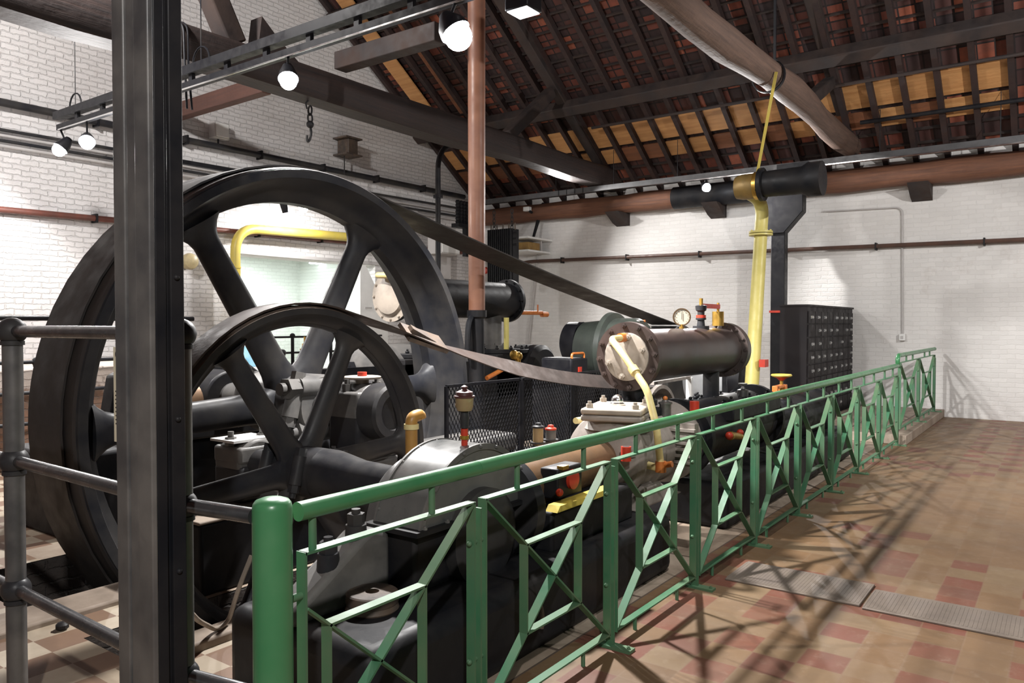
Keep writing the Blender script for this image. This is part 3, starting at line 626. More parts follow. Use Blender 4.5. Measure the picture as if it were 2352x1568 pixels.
#PART3
# ------------------------------------------------------------------ flywheels
def flywheel(name, label, c, R, Ri, y0, y1, hub_r, hub_y, shaft_r, shaft_y, sp_a, sp_b, ang0, rim_mats, lip):
    t = thing(name, label, 'flywheel', tuple(c)); ym = (y0 + y1) / 2; w = y1 - y0
    o = V(c.x, 0, c.z); th = R - Ri
    ro = R - lip*1.6; rw = w*.11
    prof = [(y0, ro), (y0, R - lip*.4), (y0 + .012, R - lip*.35), (y0 + .012, R - .012), (y0 + .03, R), (ym, R + w*.018), (y1 - .03, R), (y1 - .012, R - .012),
            (y1, R - .02), (y1, ro), (y1 - .02, ro - .01), (ym + rw*2.2, ro - th*.22), (ym + rw*1.2, ro - th*.45), (ym + rw, Ri + .02), (ym + rw*.7, Ri),
            (ym - rw*.7, Ri), (ym - rw, Ri + .02), (ym - rw*1.2, ro - th*.45), (ym - rw*2.2, ro - th*.22), (y0 + .02, ro - .01)]
    m = MB(); n0 = len(m.f)
    m.lathe(o, (0, 1, 0), prof, 128, True)
    # the running face keeps the bare, rubbed look
    for k, f in enumerate(m.f):
        rr = [math.hypot(m.v[i].x - c.x, m.v[i].z - c.z) for i in f]
        if min(rr) > R - .014: m.m[k] = 1
    m.build('rim', rim_mats, t, sharp=30)
    for k in range(6):
        a = math.radians(ang0 + 60 * k); d = V(math.cos(a), 0, math.sin(a)); tt = V(-math.sin(a), 0, math.cos(a)); rg = []
        r0, r1 = hub_r * .7, Ri + .01
        for i in range(27):
            f = i / 26; r = r0 + (r1 - r0) * f
            s = 1.12 - .24 * f
            s += 1.15 * max(0, (f - .86) / .14) ** 2.2 + .55 * max(0, (.14 - f) / .14) ** 1.6
            sb = 1.05 - .2 * f + .5 * max(0, (f - .90) / .10) ** 2
            rg.append(m.ring(V(c.x, ym, c.z) + d * r, tt, V(0, 1, 0), sp_a * s, sp_b * sb, 28))
        MB().loft(rg).build('spoke', rim_mats[0], t)
    hb = MB().lathe(o, (0, 1, 0), [(hub_y[0], hub_r*.62), (hub_y[0], hub_r*.93), (hub_y[0]+.03, hub_r), (hub_y[1]-.03, hub_r), (hub_y[1], hub_r*.93), (hub_y[1], hub_r*.62)], 40)
    hub = hb.build('hub', rim_mats[2], t)
    for s_, a in ((1, 165), (-1, 345)):
        a = math.radians(a); d = V(math.cos(a), 0, math.sin(a)); b = V(math.cos(a + PI/2), 0, math.sin(a + PI/2))
        for yy in (hub_y[0] + .06, hub_y[1] - .10):
            p = V(c.x, yy, c.z) + d * hub_r * 1.08
            MB().cyl(p - b*hub_r*.55, p + b*hub_r*.55, hub_r*.25).hexn(p + b*hub_r*.55, b, hub_r*.22, hub_r*.3).cyl(p + b*hub_r*.8, p + b*hub_r*1.05, hub_r*.13).hexn(p - b*hub_r*.85, b, hub_r*.22, hub_r*.3).build('hub_bolt', rim_mats[2], hub)
    for dz, dx, s_ in (((.62, -.6, 1), (-.75, -.35, 1)) if hub_r > .2 else ()):
        p = V(c.x + dx*hub_r*1.55, hub_y[0] + .06, c.z + dz*hub_r)
        MB().cyl(p, p + V(hub_r*1.3, 0, 0), hub_r*.36).hexn(p, (-1, 0, 0), hub_r*.34, hub_r*.42).cyl(p - V(hub_r*.42, 0, 0), p - V(hub_r*.62, 0, 0), hub_r*.19).build('hub_nut', rim_mats[2], hub)
    MB().cyl((c.x, shaft_y[0], c.z), (c.x, shaft_y[1], c.z), shaft_r, None, 28).build('shaft', rim_mats[2], t)
    return t
BW = V(4.02, 5.13, .95)
flywheel('flywheel', 'huge black six-spoked flywheel standing in its brick pit', BW, 1.86, 1.62, 4.80, 5.46, .25, (4.74, 5.55), .13, (4.1, 6.4), .115, .085, 62, (IRON, BELTD, IRON_G), .05)
SW = V(2.97, 3.72, .72)
flywheel('flywheel', 'smaller six-spoked flywheel with a brown leather belt on its rim', SW, .985, .865, 3.62, 3.84, .15, (3.50, 3.95), .09, (2.66, 4.42), .068, .055, 64, (IRON, RUSTY, IRON), .03)
t = bpy.data.objects['flywheel.001']
MB().lathe((SW.x, 0, SW.z), (0, 1, 0), [(2.7, .10), (3.2, .115), (3.42, .15), (3.5, .15)], 28).build('sleeve', IRON, t)
# belts
def belt(pts, y0, y1, th, mat, label, name='drive_belt', tilt=None):
    m = MB(); rg = []; yc = (y0+y1)/2
    P = [Vector(p) for p in pts]
    for i, p in enumerate(P):
        d = (P[min(i+1, len(P)-1)] - P[max(i-1, 0)]).normalized(); n = V(-d.z, 0, d.x)
        a = tilt(i) if tilt else 0; cv = V(0, math.cos(a), 0) + n * math.sin(a); n2 = n * math.cos(a) - V(0, math.sin(a), 0); hw = (y1-y0)/2; q = V(p.x, yc, p.z)
        rg.append([q - cv*hw, q + cv*hw, q + cv*hw + n2*th, q - cv*hw + n2*th])
    m.loft(rg); o = m.build(name, mat, sharp=40); return tag(o, label, 'belt')
bx = belt([BW + V(1.875*math.cos(a), 0, 1.875*math.sin(a)) for a in [math.radians(265 - 6.04*i) for i in range(31)]] +
     [V(4.35 + (11.15-4.35)*i/10, 0, 2.80 + (1.58-2.80)*i/10 - .05*math.sin(PI*i/10)) for i in range(0, 11)], 4.92, 5.36, .014, BELTD, 'broad dark belt running from the huge flywheel down toward the pale generator')
P0 = SW + V(.99*math.cos(math.radians(72)), 0, .99*math.sin(math.radians(72)))
P1 = V(7.75, 0, .93)
bx = belt([SW + V(.995*math.cos(a), 0, .995*math.sin(a)) for a in [math.radians(250 - 6.15*i) for i in range(29)]] +
     [P0 + (P1-P0)*(i/12) + V(0, 0, .012-.14*math.sin(PI*i/12)) for i in range(1, 13)] + [V(7.75 + .4*math.sin(a), 0, .53 + .4*math.cos(a)) for a in [.2*i for i in range(1, 12)]],
     3.63, 3.82, .011, LEATHER, 'sagging brown leather belt running from the smaller flywheel', tilt=lambda i: math.radians(58) * max(0, min(1, (i-29)/4)) * max(0, min(1, (41-i)/2)))
j = P0 + (P1-P0)*.22 + V(0, 0, .012-.14*math.sin(PI*.22)); j2 = P0 + (P1-P0)*.13 + V(0, 0, .012-.14*math.sin(PI*.13))
MB().bar(V(j2.x, 3.725, j2.z+.022), V(j.x, 3.725, j.z+.022), .17, .03, (0, 1, .9)).bar(V(j2.x+.06, 3.725, j2.z+.045), V(j.x-.1, 3.725, j.z+.045), .05, .035, (0, 1, .9)).build('belt_fastener', RUSTY, bx)
t = thing('belt_pulley', 'pale pulley at the far end of the sagging brown belt', 'pulley', (7.75, 3.72, .53))
MB().lathe((7.75, 0, .53), (0, 1, 0), [(3.60, .36), (3.60, .40), (3.85, .40), (3.85, .36)], 40, True).build('rim', LIGHTIRON, t)
for k in range(4):
    a = PI/4 + k*PI/2; MB().bar((7.75, 3.72, .53), (7.75+.37*math.cos(a), 3.72, .53+.37*math.sin(a)), .05, .08).build('spoke', LIGHTIRON, t)
MB().cyl((7.75, 3.4, .53), (7.75, 4.05, .53), .06).build('shaft', IRON_G, t)
for y in (3.42, 4.0): MB().box((7.65, y-.05, 0), (7.85, y+.05, .53)).build('bearing_stand', IRON, t, .01)
# ------------------------------------------------------------------ foundation pier and bearings between the wheels
t = thing('foundation_pier', 'dark painted foundation pier between the two flywheels', 'foundation', (3.9, 4.34, 0))
MB().box((2.52, 4.07, 0), (6.0, 4.62, .43)).build('pier', IRON_D, t, .02)
MB().box((2.50, 4.05, .43), (3.6, 4.64, .45)).build('lit_top_slab', CONC, t, .008)  # added pale slab; light on the pier top put into its colour
MB().box((3.30, 4.10, .43), (5.75, 4.58, .60)).build('bed_beam', IRON_G, t, .05, segs=4)
def bearing(label, x, y0, y1, z0, zc, w, r):
    t = thing('bearing_block', label, 'bearing', (x, (y0+y1)/2, z0)); ym = (y0+y1)/2
    MB().box((x-w*1.25, y0-.02, z0), (x+w*1.25, y1+.02, z0+.06)).build('base', IRON_G, t, .012)
    MB().box((x-w*.75, y0, z0+.05), (x+w*.75, y1, zc)).build('pedestal', IRON, t, .03)
    MB().box((x-w*.75, y0, zc+.004), (x+w*.75, y1, zc+r*.75)).lathe((x, 0, zc+.004), (0, 1, 0), [(y0+.01, r), (y1-.01, r)], 32).build('cap', IRON_G, t, .02)
    for sx in (-1, 1):
        MB().bolt((x+sx*w*.58, ym, zc+r*.75), (0, 0, 1), .035, .09).build('bolt', IRON_G, t)
        MB().bolt((x+sx*w*1.08, ym, z0+.06), (0, 0, 1), .03, .05).build('bolt', IRON_G, t)
    return t
t = bearing('black bearing block with round end cap carrying the huge flywheel shaft', 4.02, 4.16, 4.48, .60, .95, .26, .20)
MB().lathe((4.02, 0, .95), (0, -1, 0), [(-4.16, .21), (-4.0, .21), (-3.98, .19), (-3.98, .13), (-4.03, .125), (-4.03, .001)], 40).build('end_cap', IRON, t)
MB().lathe((4.02, 4.32, 1.10), (0, 0, 1), [(0, .05), (.08, .05), (.085, .14), (.10, .145), (.105, .13)], 32).build('oil_lid', COVERS, t)
MB().cyl((4.02, 4.32, 1.2), (4.02, 4.32, 1.235), .035).build('lid_knob', RED, t)
t = bearing('small bearing block with two bolts beside the smaller flywheel', 2.97, 4.12, 4.40, .43, .72, .20, .15)
MB().box((2.80, 4.15, .86), (3.10, 4.40, .875)).build('cover_plate', WHITE, t)
# ------------------------------------------------------------------ machine behind the large flywheel
E2 = 6.4
t = thing('compressor_engine', 'large black steam engine and compressor behind the huge flywheel', 'engine', (6.0, E2, 0))
MB().box((2.6, 5.98, 0), (9.4, 6.95, .62)).build('bed', IRON_D, t, .03)
MB().box((3.4, 5.95, .62), (4.7, 6.25, .78)).lathe((4.02, 0, .92), (0, 1, 0), [(5.97, .27), (6.3, .27)], 32).build('main_bearing', IRON, t, .02)
MB().lathe((4.02, 0, .92), (0, 1, 0), [(6.3, .5), (6.33, .52), (6.48, .52), (6.5, .5)], 48).build('crank_disc', IRON, t)
MB().cyl((4.2, 6.6, 1.05), (6.2, 6.5, 1.0), .09, .11).build('connecting_rod', IRON_G, t)
MB().cyl((3.35, 5.9, .95), (3.60, 5.9, .95), .16).build('rod_end', COPPER, t)
MB().prism([(3.2, .6), (4.9, .6), (4.9, 1.0), (4.5, 1.28), (3.7, 1.35), (3.3, 1.15)], lambda a, b_, d: V(a, d, b_), 6.55, 6.75).build('splash_guard', IRON_D, t, .02)
MB().prism([(4.6, .60), (9.2, .60), (9.2, 1.12), (5.0, 1.15), (4.6, 1.0)], lambda a, b_, d: V(a, d, b_), 5.98, 6.0).build('side_sheet', IRON_D, t)
cy = MB().lathe((5.9, E2, 1.05), (1, 0, 0), [(-.10, .02), (-.09, .20), (-.02, .30), (0, .36), (.06, .36), (.06, .31), (1.4, .31), (1.4, .36), (1.5, .36), (1.5, .2)], 40).boltring((5.9, E2, 1.05), (-1, 0, 0), .33, 10, .025, .03).build('low_cylinder', IRON_G, t)
MB().bolt((5.81, E2, 1.12), (-1, 0, 0), .07, .12).build('plug', BLACKM, cy)
RZ, RX0, RX1, RR = 1.92, 6.42, 8.72, .245
rc = MB().lathe((RX0, E2, RZ), (1, 0, 0), [(0, .30), (.05, .30), (.05, RR), (RX1-RX0-.05, RR), (RX1-RX0-.05, .30), (RX1-RX0, .30), (RX1-RX0+.02, .1)], 48)
rc.boltring((RX0+.05, E2, RZ), (1, 0, 0), .275, 12, .018, .02).boltring((RX1-.05, E2, RZ), (-1, 0, 0), .275, 12, .018, .03); rc = rc.build('receiver_drum', IRON_D, t)
MB().lathe((RX0, E2, RZ), (-1, 0, 0), [(.0, .30), (.015, .30), (.02, .235), (.06, .21), (.085, .12), (.09, .01)], 48).boltring((RX0-.015, E2, RZ), (-1, 0, 0), .27, 12, .018, .025).build('end_cover', COVERS, rc)
q = [V(RX0-.09, E2+.02, RZ+.19), V(RX0-.30, E2, RZ+.17), V(RX0-.32, E2-.28, RZ+.18), V(RX0-.10, E2-.55, 1.1)]
pp = MB().tube(rounded([onX(868, 632, 6.3), onX(922, 632, 6.2), onX(980, 765, 6.5)], .06), .036, 12).build('air_pipe', PIPEY, t)
MB().cyl(onX(905, 632, 6.22), onX(914, 632, 6.22), .05).build('pipe_coupling', PIPEY, pp)
for u, x in ((912, 6.9), (1150, 8.35)):
    MB().cyl((x, E2, 1.28), (x, E2, RZ-.2), .13).lathe((x, E2, 1.26), (0, 0, 1), [(0, .22), (.05, .22), (.05, .14)], 24).boltring((x, E2, 1.31), (0, 0, 1), .19, 8, .02, .03).build('drum_foot', IRON_G, t)
for x in (6.75, 8.45):
    MB().box((x-.55, E2-.42, .62), (x+.5, E2+.42, 1.2)).lathe((x-.05, E2-.1, 1.2), (0, 0, 1), [(0, .40), (.06, .40)], 32).boltring((x-.05, E2-.1, 1.26), (0, 0, 1), .36, 12, .028, .05).build('valve_chest', IRON_D, t, .02)
MB().lathe((8.75, E2-.2, .95), (0, -1, 0), [(0, .36), (.35, .36), (.4, .3), (.41, .05)], 36).build('round_casing', IRON_D, t)
p = onY(1190, 818, E2-.75)
MB().sph(p, .06, 14, 8).cyl(p + V(0, 0, -.1), p, .035).lathe(p + V(-.12, 0, .02), (1, 0, 0), [(0, .03), (.02, .06), (.05, .06), (.08, .03)], 14).build('brass_valve', BRASS, t)
MB().tube([onY(1118, 868, E2-.72), onY(1160, 845, E2-.72)], .028, 10).build('drain_pipe', ORANGE, t)
p = onY(1195, 718, E2)
MB().cyl(p, p + V(.42, -.1, 0), .03).cyl(p + V(.3, -.1, 0), p + V(.3, -.1, .12), .012).cyl(p + V(.4, -.1, -.02), p + V(.52, -.12, -.02), .04).build('drum_cock', ORANGE, t)
MB().cyl((8.2, E2-.35, 1.26), (8.2, E2-.35, 1.68), .035).build('gauge_pipe', PALEYEL, t)
for u in (700, 725, 792):
    p = onY(u, 805, 6.2); MB().cyl(p + V(0, 0, -.25), p + V(0, 0, -.05), .015).lathe(p + V(0, 0, -.06), (0, 0, 1), [(0, .03), (.08, .05), (.085, .03), (.13, .025), (.135, .01), (.2, .01)], 14).build('oil_cup', BRASS, t)
# ------------------------------------------------------------------ pale generator at the end of the broad belt, and the motor casing
t = thing('generator', 'pale painted generator behind the compressor drum, lit brightly', 'generator', (11.25, 4.4, 0))
MB().lathe((11.25, 0, .78), (0, 1, 0), [(4.0, .25), (4.03, .42), (4.12, .48), (4.62, .48), (4.70, .42), (4.72, .2)], 48).build('casing', BRIGHT, t)
MB().box((10.8, 4.05, 0), (11.7, 4.7, .34)).build('bed', BRIGHT, t, .02)
MB().lathe((11.25, 0, .92), (0, 1, 0), [(4.88, .2), (4.88, .655), (5.40, .655), (5.40, .2)], 48, True).build('belt_pulley', IRON_G, t)
MB().cyl((11.25, 4.65, .90), (11.25, 5.58, .92), .07).build('shaft', IRON_G, t)
MB().box((11.1, 5.50, 0), (11.4, 5.60, .95)).build('bearing_stand', IRON, t)
MX, MZ = 8.25, 1.28
t = thing('electric_motor', 'green-black bell-shaped electric motor casing behind the compressor drum', 'motor', (MX, 4.6, 0))
MB().lathe((MX, 0, MZ), (0, 1, 0), [(4.10, .36), (4.15, .385), (4.42, .385), (4.44, .45), (4.50, .46), (4.52, .40), (4.62, .36), (4.85, .34), (4.87, .2)], 56).build('casing', paint('green_black_casing', (.055, .066, .056), (.035, .04, .036), .35, 0, 5, .15, 40), t)
for k in range(14):
    a = 2*PI*k/14; p = V(MX+.36*math.cos(a), 4.14, MZ+.36*math.sin(a)); MB().cyl(p, p + V(0, -.05, 0), .014, None, 8).build('terminal', ORANGE if k % 3 == 0 else CHROME, t)
MB().lathe((MX-.05, 0, MZ+.08), (0, 1, 0), [(4.86, .26), (5.05, .26), (5.08, .22), (5.09, .05)], 32).build('bearing_cover', BLACKM, t)
MB().box((MX-.45, 4.1, 0), (MX+.45, 4.9, .92)).build('pedestal', IRON_D, t, .02)
o = MB().box((7.16, 4.4, 1.02), (7.52, 4.8, 1.22)).build('tool_box', BLACKM, bevel=.02); tag(o, 'black tool box with yellow handle beside the motor casing', 'tool box')
MB().tube(rounded([(7.2, 4.42, 1.2), (7.2, 4.42, 1.27), (7.46, 4.42, 1.27), (7.46, 4.42, 1.18)], .03), .014, 8).build('handle', ORANGE, o)
MB().box((7.30, 4.385, 1.06), (7.36, 4.4, 1.12)).build('latch', RED, o)
t = MB().box((7.05, 4.35, 0), (7.6, 4.85, 1.02)).build('plinth_block', IRON_D, bevel=.02); tag(t, 'dark plinth block under the black tool box', 'plinth')
# expanded mesh guard
GX0, GX1, GY, GZ0, GZ1 = 4.62, 7.45, 4.00, .44, 1.10
t = thing('machine_guard', 'black expanded-metal guard panels standing behind the compressor', 'guard', ((GX0+GX1)/2, GY, 0))
for a, b_ in ((GX0, 5.62), (5.66, 6.5), (6.54, GX1)):
    m = MB()
    for z in (GZ0, GZ1): m.box((a, GY-.012, z-.012), (b_, GY+.012, z+.012))
    for x in (a, b_): m.box((x-.015, GY-.012, 0), (x+.015, GY+.012, GZ1))
    fr = m.build('frame', BLACKM, t)
    m = MB(); h = GZ1 - GZ0; pw, ph = .042, .07; sl = ph/pw
    k = -int(h/sl/pw) - 1
    x = a - h/sl
    while x < b_:
        for s in (1, -1):
            xa, za, xb, zb_ = (x, GZ0, x + h/sl, GZ1) if s > 0 else (x, GZ1, x + h/sl, GZ0)
            dx = xb - xa
            if xa < a: za += (a - xa)/dx*(zb_-za); xa = a
            if xb > b_: zb_ = za + (b_-xa)/(xb-xa)*(zb_-za); xb = b_
            if xb - xa > .005: m.bar((xa, GY, za), (xb, GY, zb_), .006, .0055)
        x += pw
    m.build('expanded_mesh', BLACKM, fr)
# ------------------------------------------------------------------ the near compressor
EY = 2.5; AZ = .71
t = thing('piston_compressor', 'black horizontal piston compressor with crank hood and air drum beside the green railing', 'compressor', (3.4, EY, 0))
NC = t
bd = MB().box((1.96, 2.08, -.02), (4.66, 2.98, .37)).build('bed', IRON_D, t, .07, segs=4)
MB().lathe(onY(855, 1357, 2.42) * 1.0 - V(0, 0, .13), (0, 0, 1), [(0, .135), (.02, .112), (.03, .118), (.05, .11), (.06, .116), (.08, .11), (.09, .114), (.125, .112), (.13, .105), (.13, .03), (.11, .028)], 40).build('anchor_bolt_boss', RUSTY, bd)
MB().tube([V(3.02 + .05*math.cos(a), 2.05, .17 + .09*math.sin(a)) for a in [PI*.5 - i*.3 for i in range(8)]], .012, 8).build('lifting_ring', RUSTY, bd)
MB().prism([(1.96, .36), (2.52, .36), (2.52, .64), (2.42, .68), (2.36, .66), (1.96, .42)], lambda a, b_, d: V(a, d, b_), 2.52, 2.68).build('bearing_leg', IRON_G, t, .03, segs=3)  # greyer iron than the bed, to carry the light on the leg
MB().prism([(3.42, .36), (4.3, .36), (3.9, .5), (3.45, .62)], lambda a, b_, d: V(a, d, b_), 2.42, 2.66).build('bearing_leg', IRON_D, t, .03)
for x, z in ((2.20, .58), (2.36, .67)):
    MB().cyl((x, 2.58, z-.06), (x, 2.58, z+.03), .052, .046).hexn((x, 2.58, z+.03), (0, 0, 1), .040, .05).cyl((x, 2.58, z+.08), (x, 2.58, z+.10), .020).build('foundation_nut', IRON, t)
HX, HZ, HR = 2.97, .555, .445
def arch(y0, y1, r, z0, x0=None, x1=None, n=36, foot=None):
    a0 = math.asin(max(-1, min(1, (z0 - HZ)/r))); pr = []
    for i in range(n + 1):
        a = PI - a0 - (PI - 2*a0) * i / n; pr.append((HX + r*math.cos(a), HZ + r*math.sin(a)))
    return [(HX - r*math.cos(a0), z0)] + pr[1:-1] + [(HX + r*math.cos(a0), z0)]
fxy = lambda a, b_, d: V(a, d, b_)
hd = MB().prism(arch(0, 0, HR, .665), fxy, 2.36, 2.64).build('crank_hood', paint('hood_sheet_steel', (.075, .078, .078), (.13, .128, .122), .30, 0, 4, .06, 30), t, sharp=25)
for y in (2.352, 2.64):
    m = MB(); A = arch(0, 0, HR+.006, .665); B = arch(0, 0, HR-.025, .665); k = len(A)
    m.add([V(a, y, b_) for a, b_ in A] + [V(a, y, b_) for a, b_ in B] + [V(a, y+.012, b_) for a, b_ in A] + [V(a, y+.012, b_) for a, b_ in B],
          [(i, i+1, k+i+1, k+i) for i in range(k-1)] + [(2*k+i, 3*k+i, 3*k+i+1, 2*k+i+1) for i in range(k-1)] + [(i, 2*k+i, 2*k+i+1, i+1) for i in range(k-1)])
    for i in range(2, k-1, 4): m.sph(V(A[i][0]*.985+HX*.015, y-.002, A[i][1]*.97+HZ*.03), .010, 8, 5)
    m.build('edge_strip', IRON_G, hd)
MB().prism(arch(0, 0, .36, .60), fxy, 2.65, 2.80).build('hood_collar', IRON_G, t, .01, sharp=25)
MB().box((2.49, 2.33, .645), (3.45, 2.67, .668)).build('hood_flange', IRON_D, t)
MB().box((2.53, 2.38, .36), (3.42, 2.62, .648)).build('crank_case', IRON_D, t, .02)
MB().lathe((HX, 0, .55), (0, -1, 0), [(-2.38, .24), (-2.31, .24), (-2.29, .2), (-2.29, .02)], 36).build('crank_disc', IRON, t)
for i in range(6): MB().bolt((2.56+i*.155, 2.345, .668), (0, 0, 1), .012, .016).build('bolt', IRON_G, hd)
# oil cup on the hood
oc = thing('oil_cup', 'tall brown glass oil cup with dark cap on top of the crank hood', 'oil cup', (2.93, 2.42, .99))
o3 = V(2.93, 2.42, 0)
oc.parent = None
MB().cyl(o3 + V(0, 0, .97), o3 + V(0, 0, .995), .022).build('brass_nut', BRASS, oc)
MB().cyl(o3 + V(0, 0, .995), o3 + V(0, 0, 1.03), .016).cyl(o3 + V(0, 0, 1.045), o3 + V(0, 0, 1.08), .018).build('valve_body', RED, oc)
MB().cyl(o3 + V(0, 0, 1.028), o3 + V(0, 0, 1.046), .022).build('brass_nut', BRASS, oc)
MB().lathe(o3, (0, 0, 1), [(1.08, .012), (1.085, .022), (1.11, .02), (1.13, .024), (1.16, .02), (1.165, .03)], 18).build('stem', IRON, oc)
MB().lathe(o3, (0, 0, 1), [(1.163, .02), (1.17, .036), (1.19, .044), (1.235, .046), (1.236, .03)], 24).build('glass_jar', GLASSY, oc)
MB().lathe(o3, (0, 0, 1), [(1.234, .050), (1.243, .052), (1.246, .044), (1.262, .042), (1.272, .02), (1.276, .012), (1.288, .016), (1.296, .004)], 24).build('cap', paint('maroon_cap', (.09, .03, .03), (.06, .02, .02), .35), oc)
p = onY(945, 1010, 3.1)
o = MB().tube(rounded([(p.x, 3.1, .3), (p.x, 3.1, onY(945, 958, 3.1).z), onY(945, 955, 3.1) + V(.07, .0, .0), onY(945, 955, 3.1) + V(.075, 0, -.02)], .035), .036, 14).build('drain_elbow', paint('ochre_pipe_paint', (.42, .22, .05), (.30, .15, .04), .45)); tag(o, 'ochre painted pipe with elbow rising behind the crank hood', 'pipe')
zt = onY(945, 985, 3.1).z
MB().lathe((p.x, 3.1, zt), (0, 0, 1), [(0, .037), (0, .044), (.03, .044), (.03, .037)], 16).build('pipe_joint', PIPEY, o)
# trunk guide, valve gear and cylinder
MB().cyl((3.42, EY, AZ-.02), (4.50, EY, AZ), .15, .14, 32).build('trunk_guide', COPPER, t)
MB().lathe((3.30, EY, AZ-.10), (1, 0, 0), [(0, .12), (0, .27), (.06, .28), (.09, .26), (.09, .12)], 40, True).build('guide_flange', IRON, t)
MB().box((3.44, EY-.27, .36), (4.38, EY+.2, .585)).build('guide_bed', IRON_D, t, .02)
MB().prism([(3.40, .60), (4.02, .60), (4.02, .632), (3.43, .632)], fxy, EY-.325, EY-.25).build('edge_bar', YEL, t)
rv = MB().box((3.54, EY-.24, .63), (3.80, EY-.12, .80)).build('valve_gear', BLACKM, t, .01)
MB().lathe((3.68, EY-.24, .725), (0, -1, 0), [(0, .055), (.02, .055), (.022, .02)], 20).build('handwheel', RED, rv)
MB().sph((3.54, EY-.25, .675), .022, 12, 8).build('knob', RED, rv)
MB().box((3.56, EY-.26, .795), (3.62, EY-.22, .815)).build('brass_tab', BRASS, rv)
cl = MB().lathe((4.44, EY, AZ), (1, 0, 0), [(-.04, .13), (-.02, .2), (.02, .27), (.06, .285), (.11, .285), (.12, .27), (.33, .27), (.34, .29), (.38, .29), (.39, .27), (.72, .27), (.74, .25), (.9, .25), (.92, .31), (.98, .31), (1.0, .2)], 56)
cl = cl.build('cylinder', LIGHTIRON, t)
MB().bolt((4.44, EY-.1, AZ+.20), (-.5, -.3, .8), .03, .05).bolt((4.44, EY-.22, AZ+.05), (-.5, -.8, .3), .03, .05).build('bolt', LIGHTIRON, cl)
MB().prism([(4.5, .37), (5.25, .37), (5.0, .44), (4.85, .52), (4.6, .52), (4.55, .44)], fxy, EY-.24, EY+.24).build('cylinder_saddle', LIGHTIRON, t, .02)
MB().cyl((4.30, EY-.26, .74), (4.30, EY-.26, .83), .032).build('oil_hole_cup', RED, t)
MB().cyl((4.30, EY-.26, .83), (4.30, EY-.26, .831), .024).build('oil_hole', INK, t)
VC = (4.61, 2.46, 1); VA = 17
vc = MB().lathe((4.61, 2.46, .90), (0, 0, 1), [(0, .24), (.07, .2)], 32).build('valve_neck', LIGHTIRON, t)
MB().box((4.35, 2.26, .965), (4.87, 2.66, 1.005)).rotz(VC, VA).build('valve_plate', LIGHTIRON, t, .012)
MB().box((4.35, 2.26, 1.008), (4.87, 2.66, 1.048)).rotz(VC, VA).build('valve_cover', COVERS, t, .012)
for x in (4.40, 4.82):
    for y in (2.31, 2.61): MB().bolt((x, y, 1.048), (0, 0, 1), .024, .045).rotz(VC, VA).build('bolt', COVERS, t)
MB().sph((4.63, 2.48, 1.078), .042, 16, 10).cyl((4.63, 2.48, 1.045), (4.63, 2.48, 1.06), .05).build('dome_nut', CHROME, t)
MB().box((4.88, 2.36, .86), (5.12, 2.76, 1.0)).build('valve_box', IRON_D, t, .02)
MB().tube([onY(1322, 966, 2.75), onY(1362, 962, 2.75)], [.022, .03], 12).build('relief_pipe', PIPEY, t)
# small glass oilers
for k, (u, v) in enumerate(((1236, 1000), (1265, 1004))):
    p = onY(u, v, 2.72); o_ = thing('oil_cup', ('squat oil cup with cream glass, first', 'squat dark oil cup, second')[k] + ' of the pair by the mesh guard', 'oil cup', (p.x, p.y, .86))
    MB().cyl((p.x, p.y, .80), (p.x, p.y, p.z-.05), .014).cyl((p.x, p.y, .84), (p.x, p.y, .85), .05).build('stem', IRON, o_)
    MB().cyl((p.x, p.y, p.z-.06), (p.x, p.y, p.z+.05), .034, None, 20).build('glass_jar', (GLASSY, IRON_G)[k], o_)
    MB().lathe((p.x, p.y, p.z+.05), (0, 0, 1), [(0, .038), (.01, .038), (.018, .02), (.03, .018), (.034, .004)], 18).build('cap', (IRON, RED)[k], o_)
p = onY(1528, 940, 2.35); o_ = thing('oil_cup', 'bright metal oil cup with orange tip beside the valve cover', 'oil cup', (p.x, p.y, p.z-.1))
MB().cyl((p.x, p.y, p.z-.3), (p.x, p.y, p.z-.06), .016).build('stem', IRON, o_)
MB().cyl((p.x, p.y, p.z-.06), (p.x, p.y, p.z+.04), .042, None, 22).build('glass_jar', STEEL, o_)
MB().lathe((p.x, p.y, p.z+.04), (0, 0, 1), [(0, .05), (.012, .05), (.02, .025), (.03, .02)], 20).build('lid', STEEL, o_)
MB().sph((p.x, p.y, p.z+.08), .018, 10, 6).build('tip', ORANGE, o_)
# air drum
DY, DZ_, D0, D1 = 2.6, 1.36, 5.0, 7.0
dr = MB().lathe((D0, DY, DZ_), (1, 0, 0), [(0, .16), (0, .252), (.045, .255), (.05, .2), (D1-D0-.15, .2), (D1-D0-.14, .252), (D1-D0-.05, .252), (D1-D0-.03, .235), (D1-D0, .12)], 64)
dr.boltring((D0, DY, DZ_), (-1, 0, 0), .226, 12, .021, .035, .1).boltring((D1-.14, DY, DZ_), (-1, 0, 0), .228, 14, .017, .025)
dr = dr.build('air_drum', paint('drum_black_brown', (.040, .034, .034), (.085, .058, .05), .36, 0, 2.2, .08, 50), t)
MB().lathe((D0+.002, DY, DZ_), (-1, 0, 0), [(0, .175), (.018, .175), (.022, .165), (.022, .002)], 48).boltring((D0-.02, DY, DZ_), (-1, 0, 0), .146, 6, .022, .038, .35).build('end_cover', COVERS, dr)
ap = MB().tube(rounded([V(4.99, 2.61, 1.50), V(4.74, 2.59, 1.492), onX(1432, 815, 4.66), V(4.55, 2.22, 1.17), V(4.52, 2.14, .95), V(4.57, 2.13, .68)], .05), .024, 14).build('air_pipe', PIPEY, t)
MB().cyl(V(4.97, 2.61, 1.50), V(4.90, 2.605, 1.498), .033).build('pipe_coupling', ORANGE, ap)
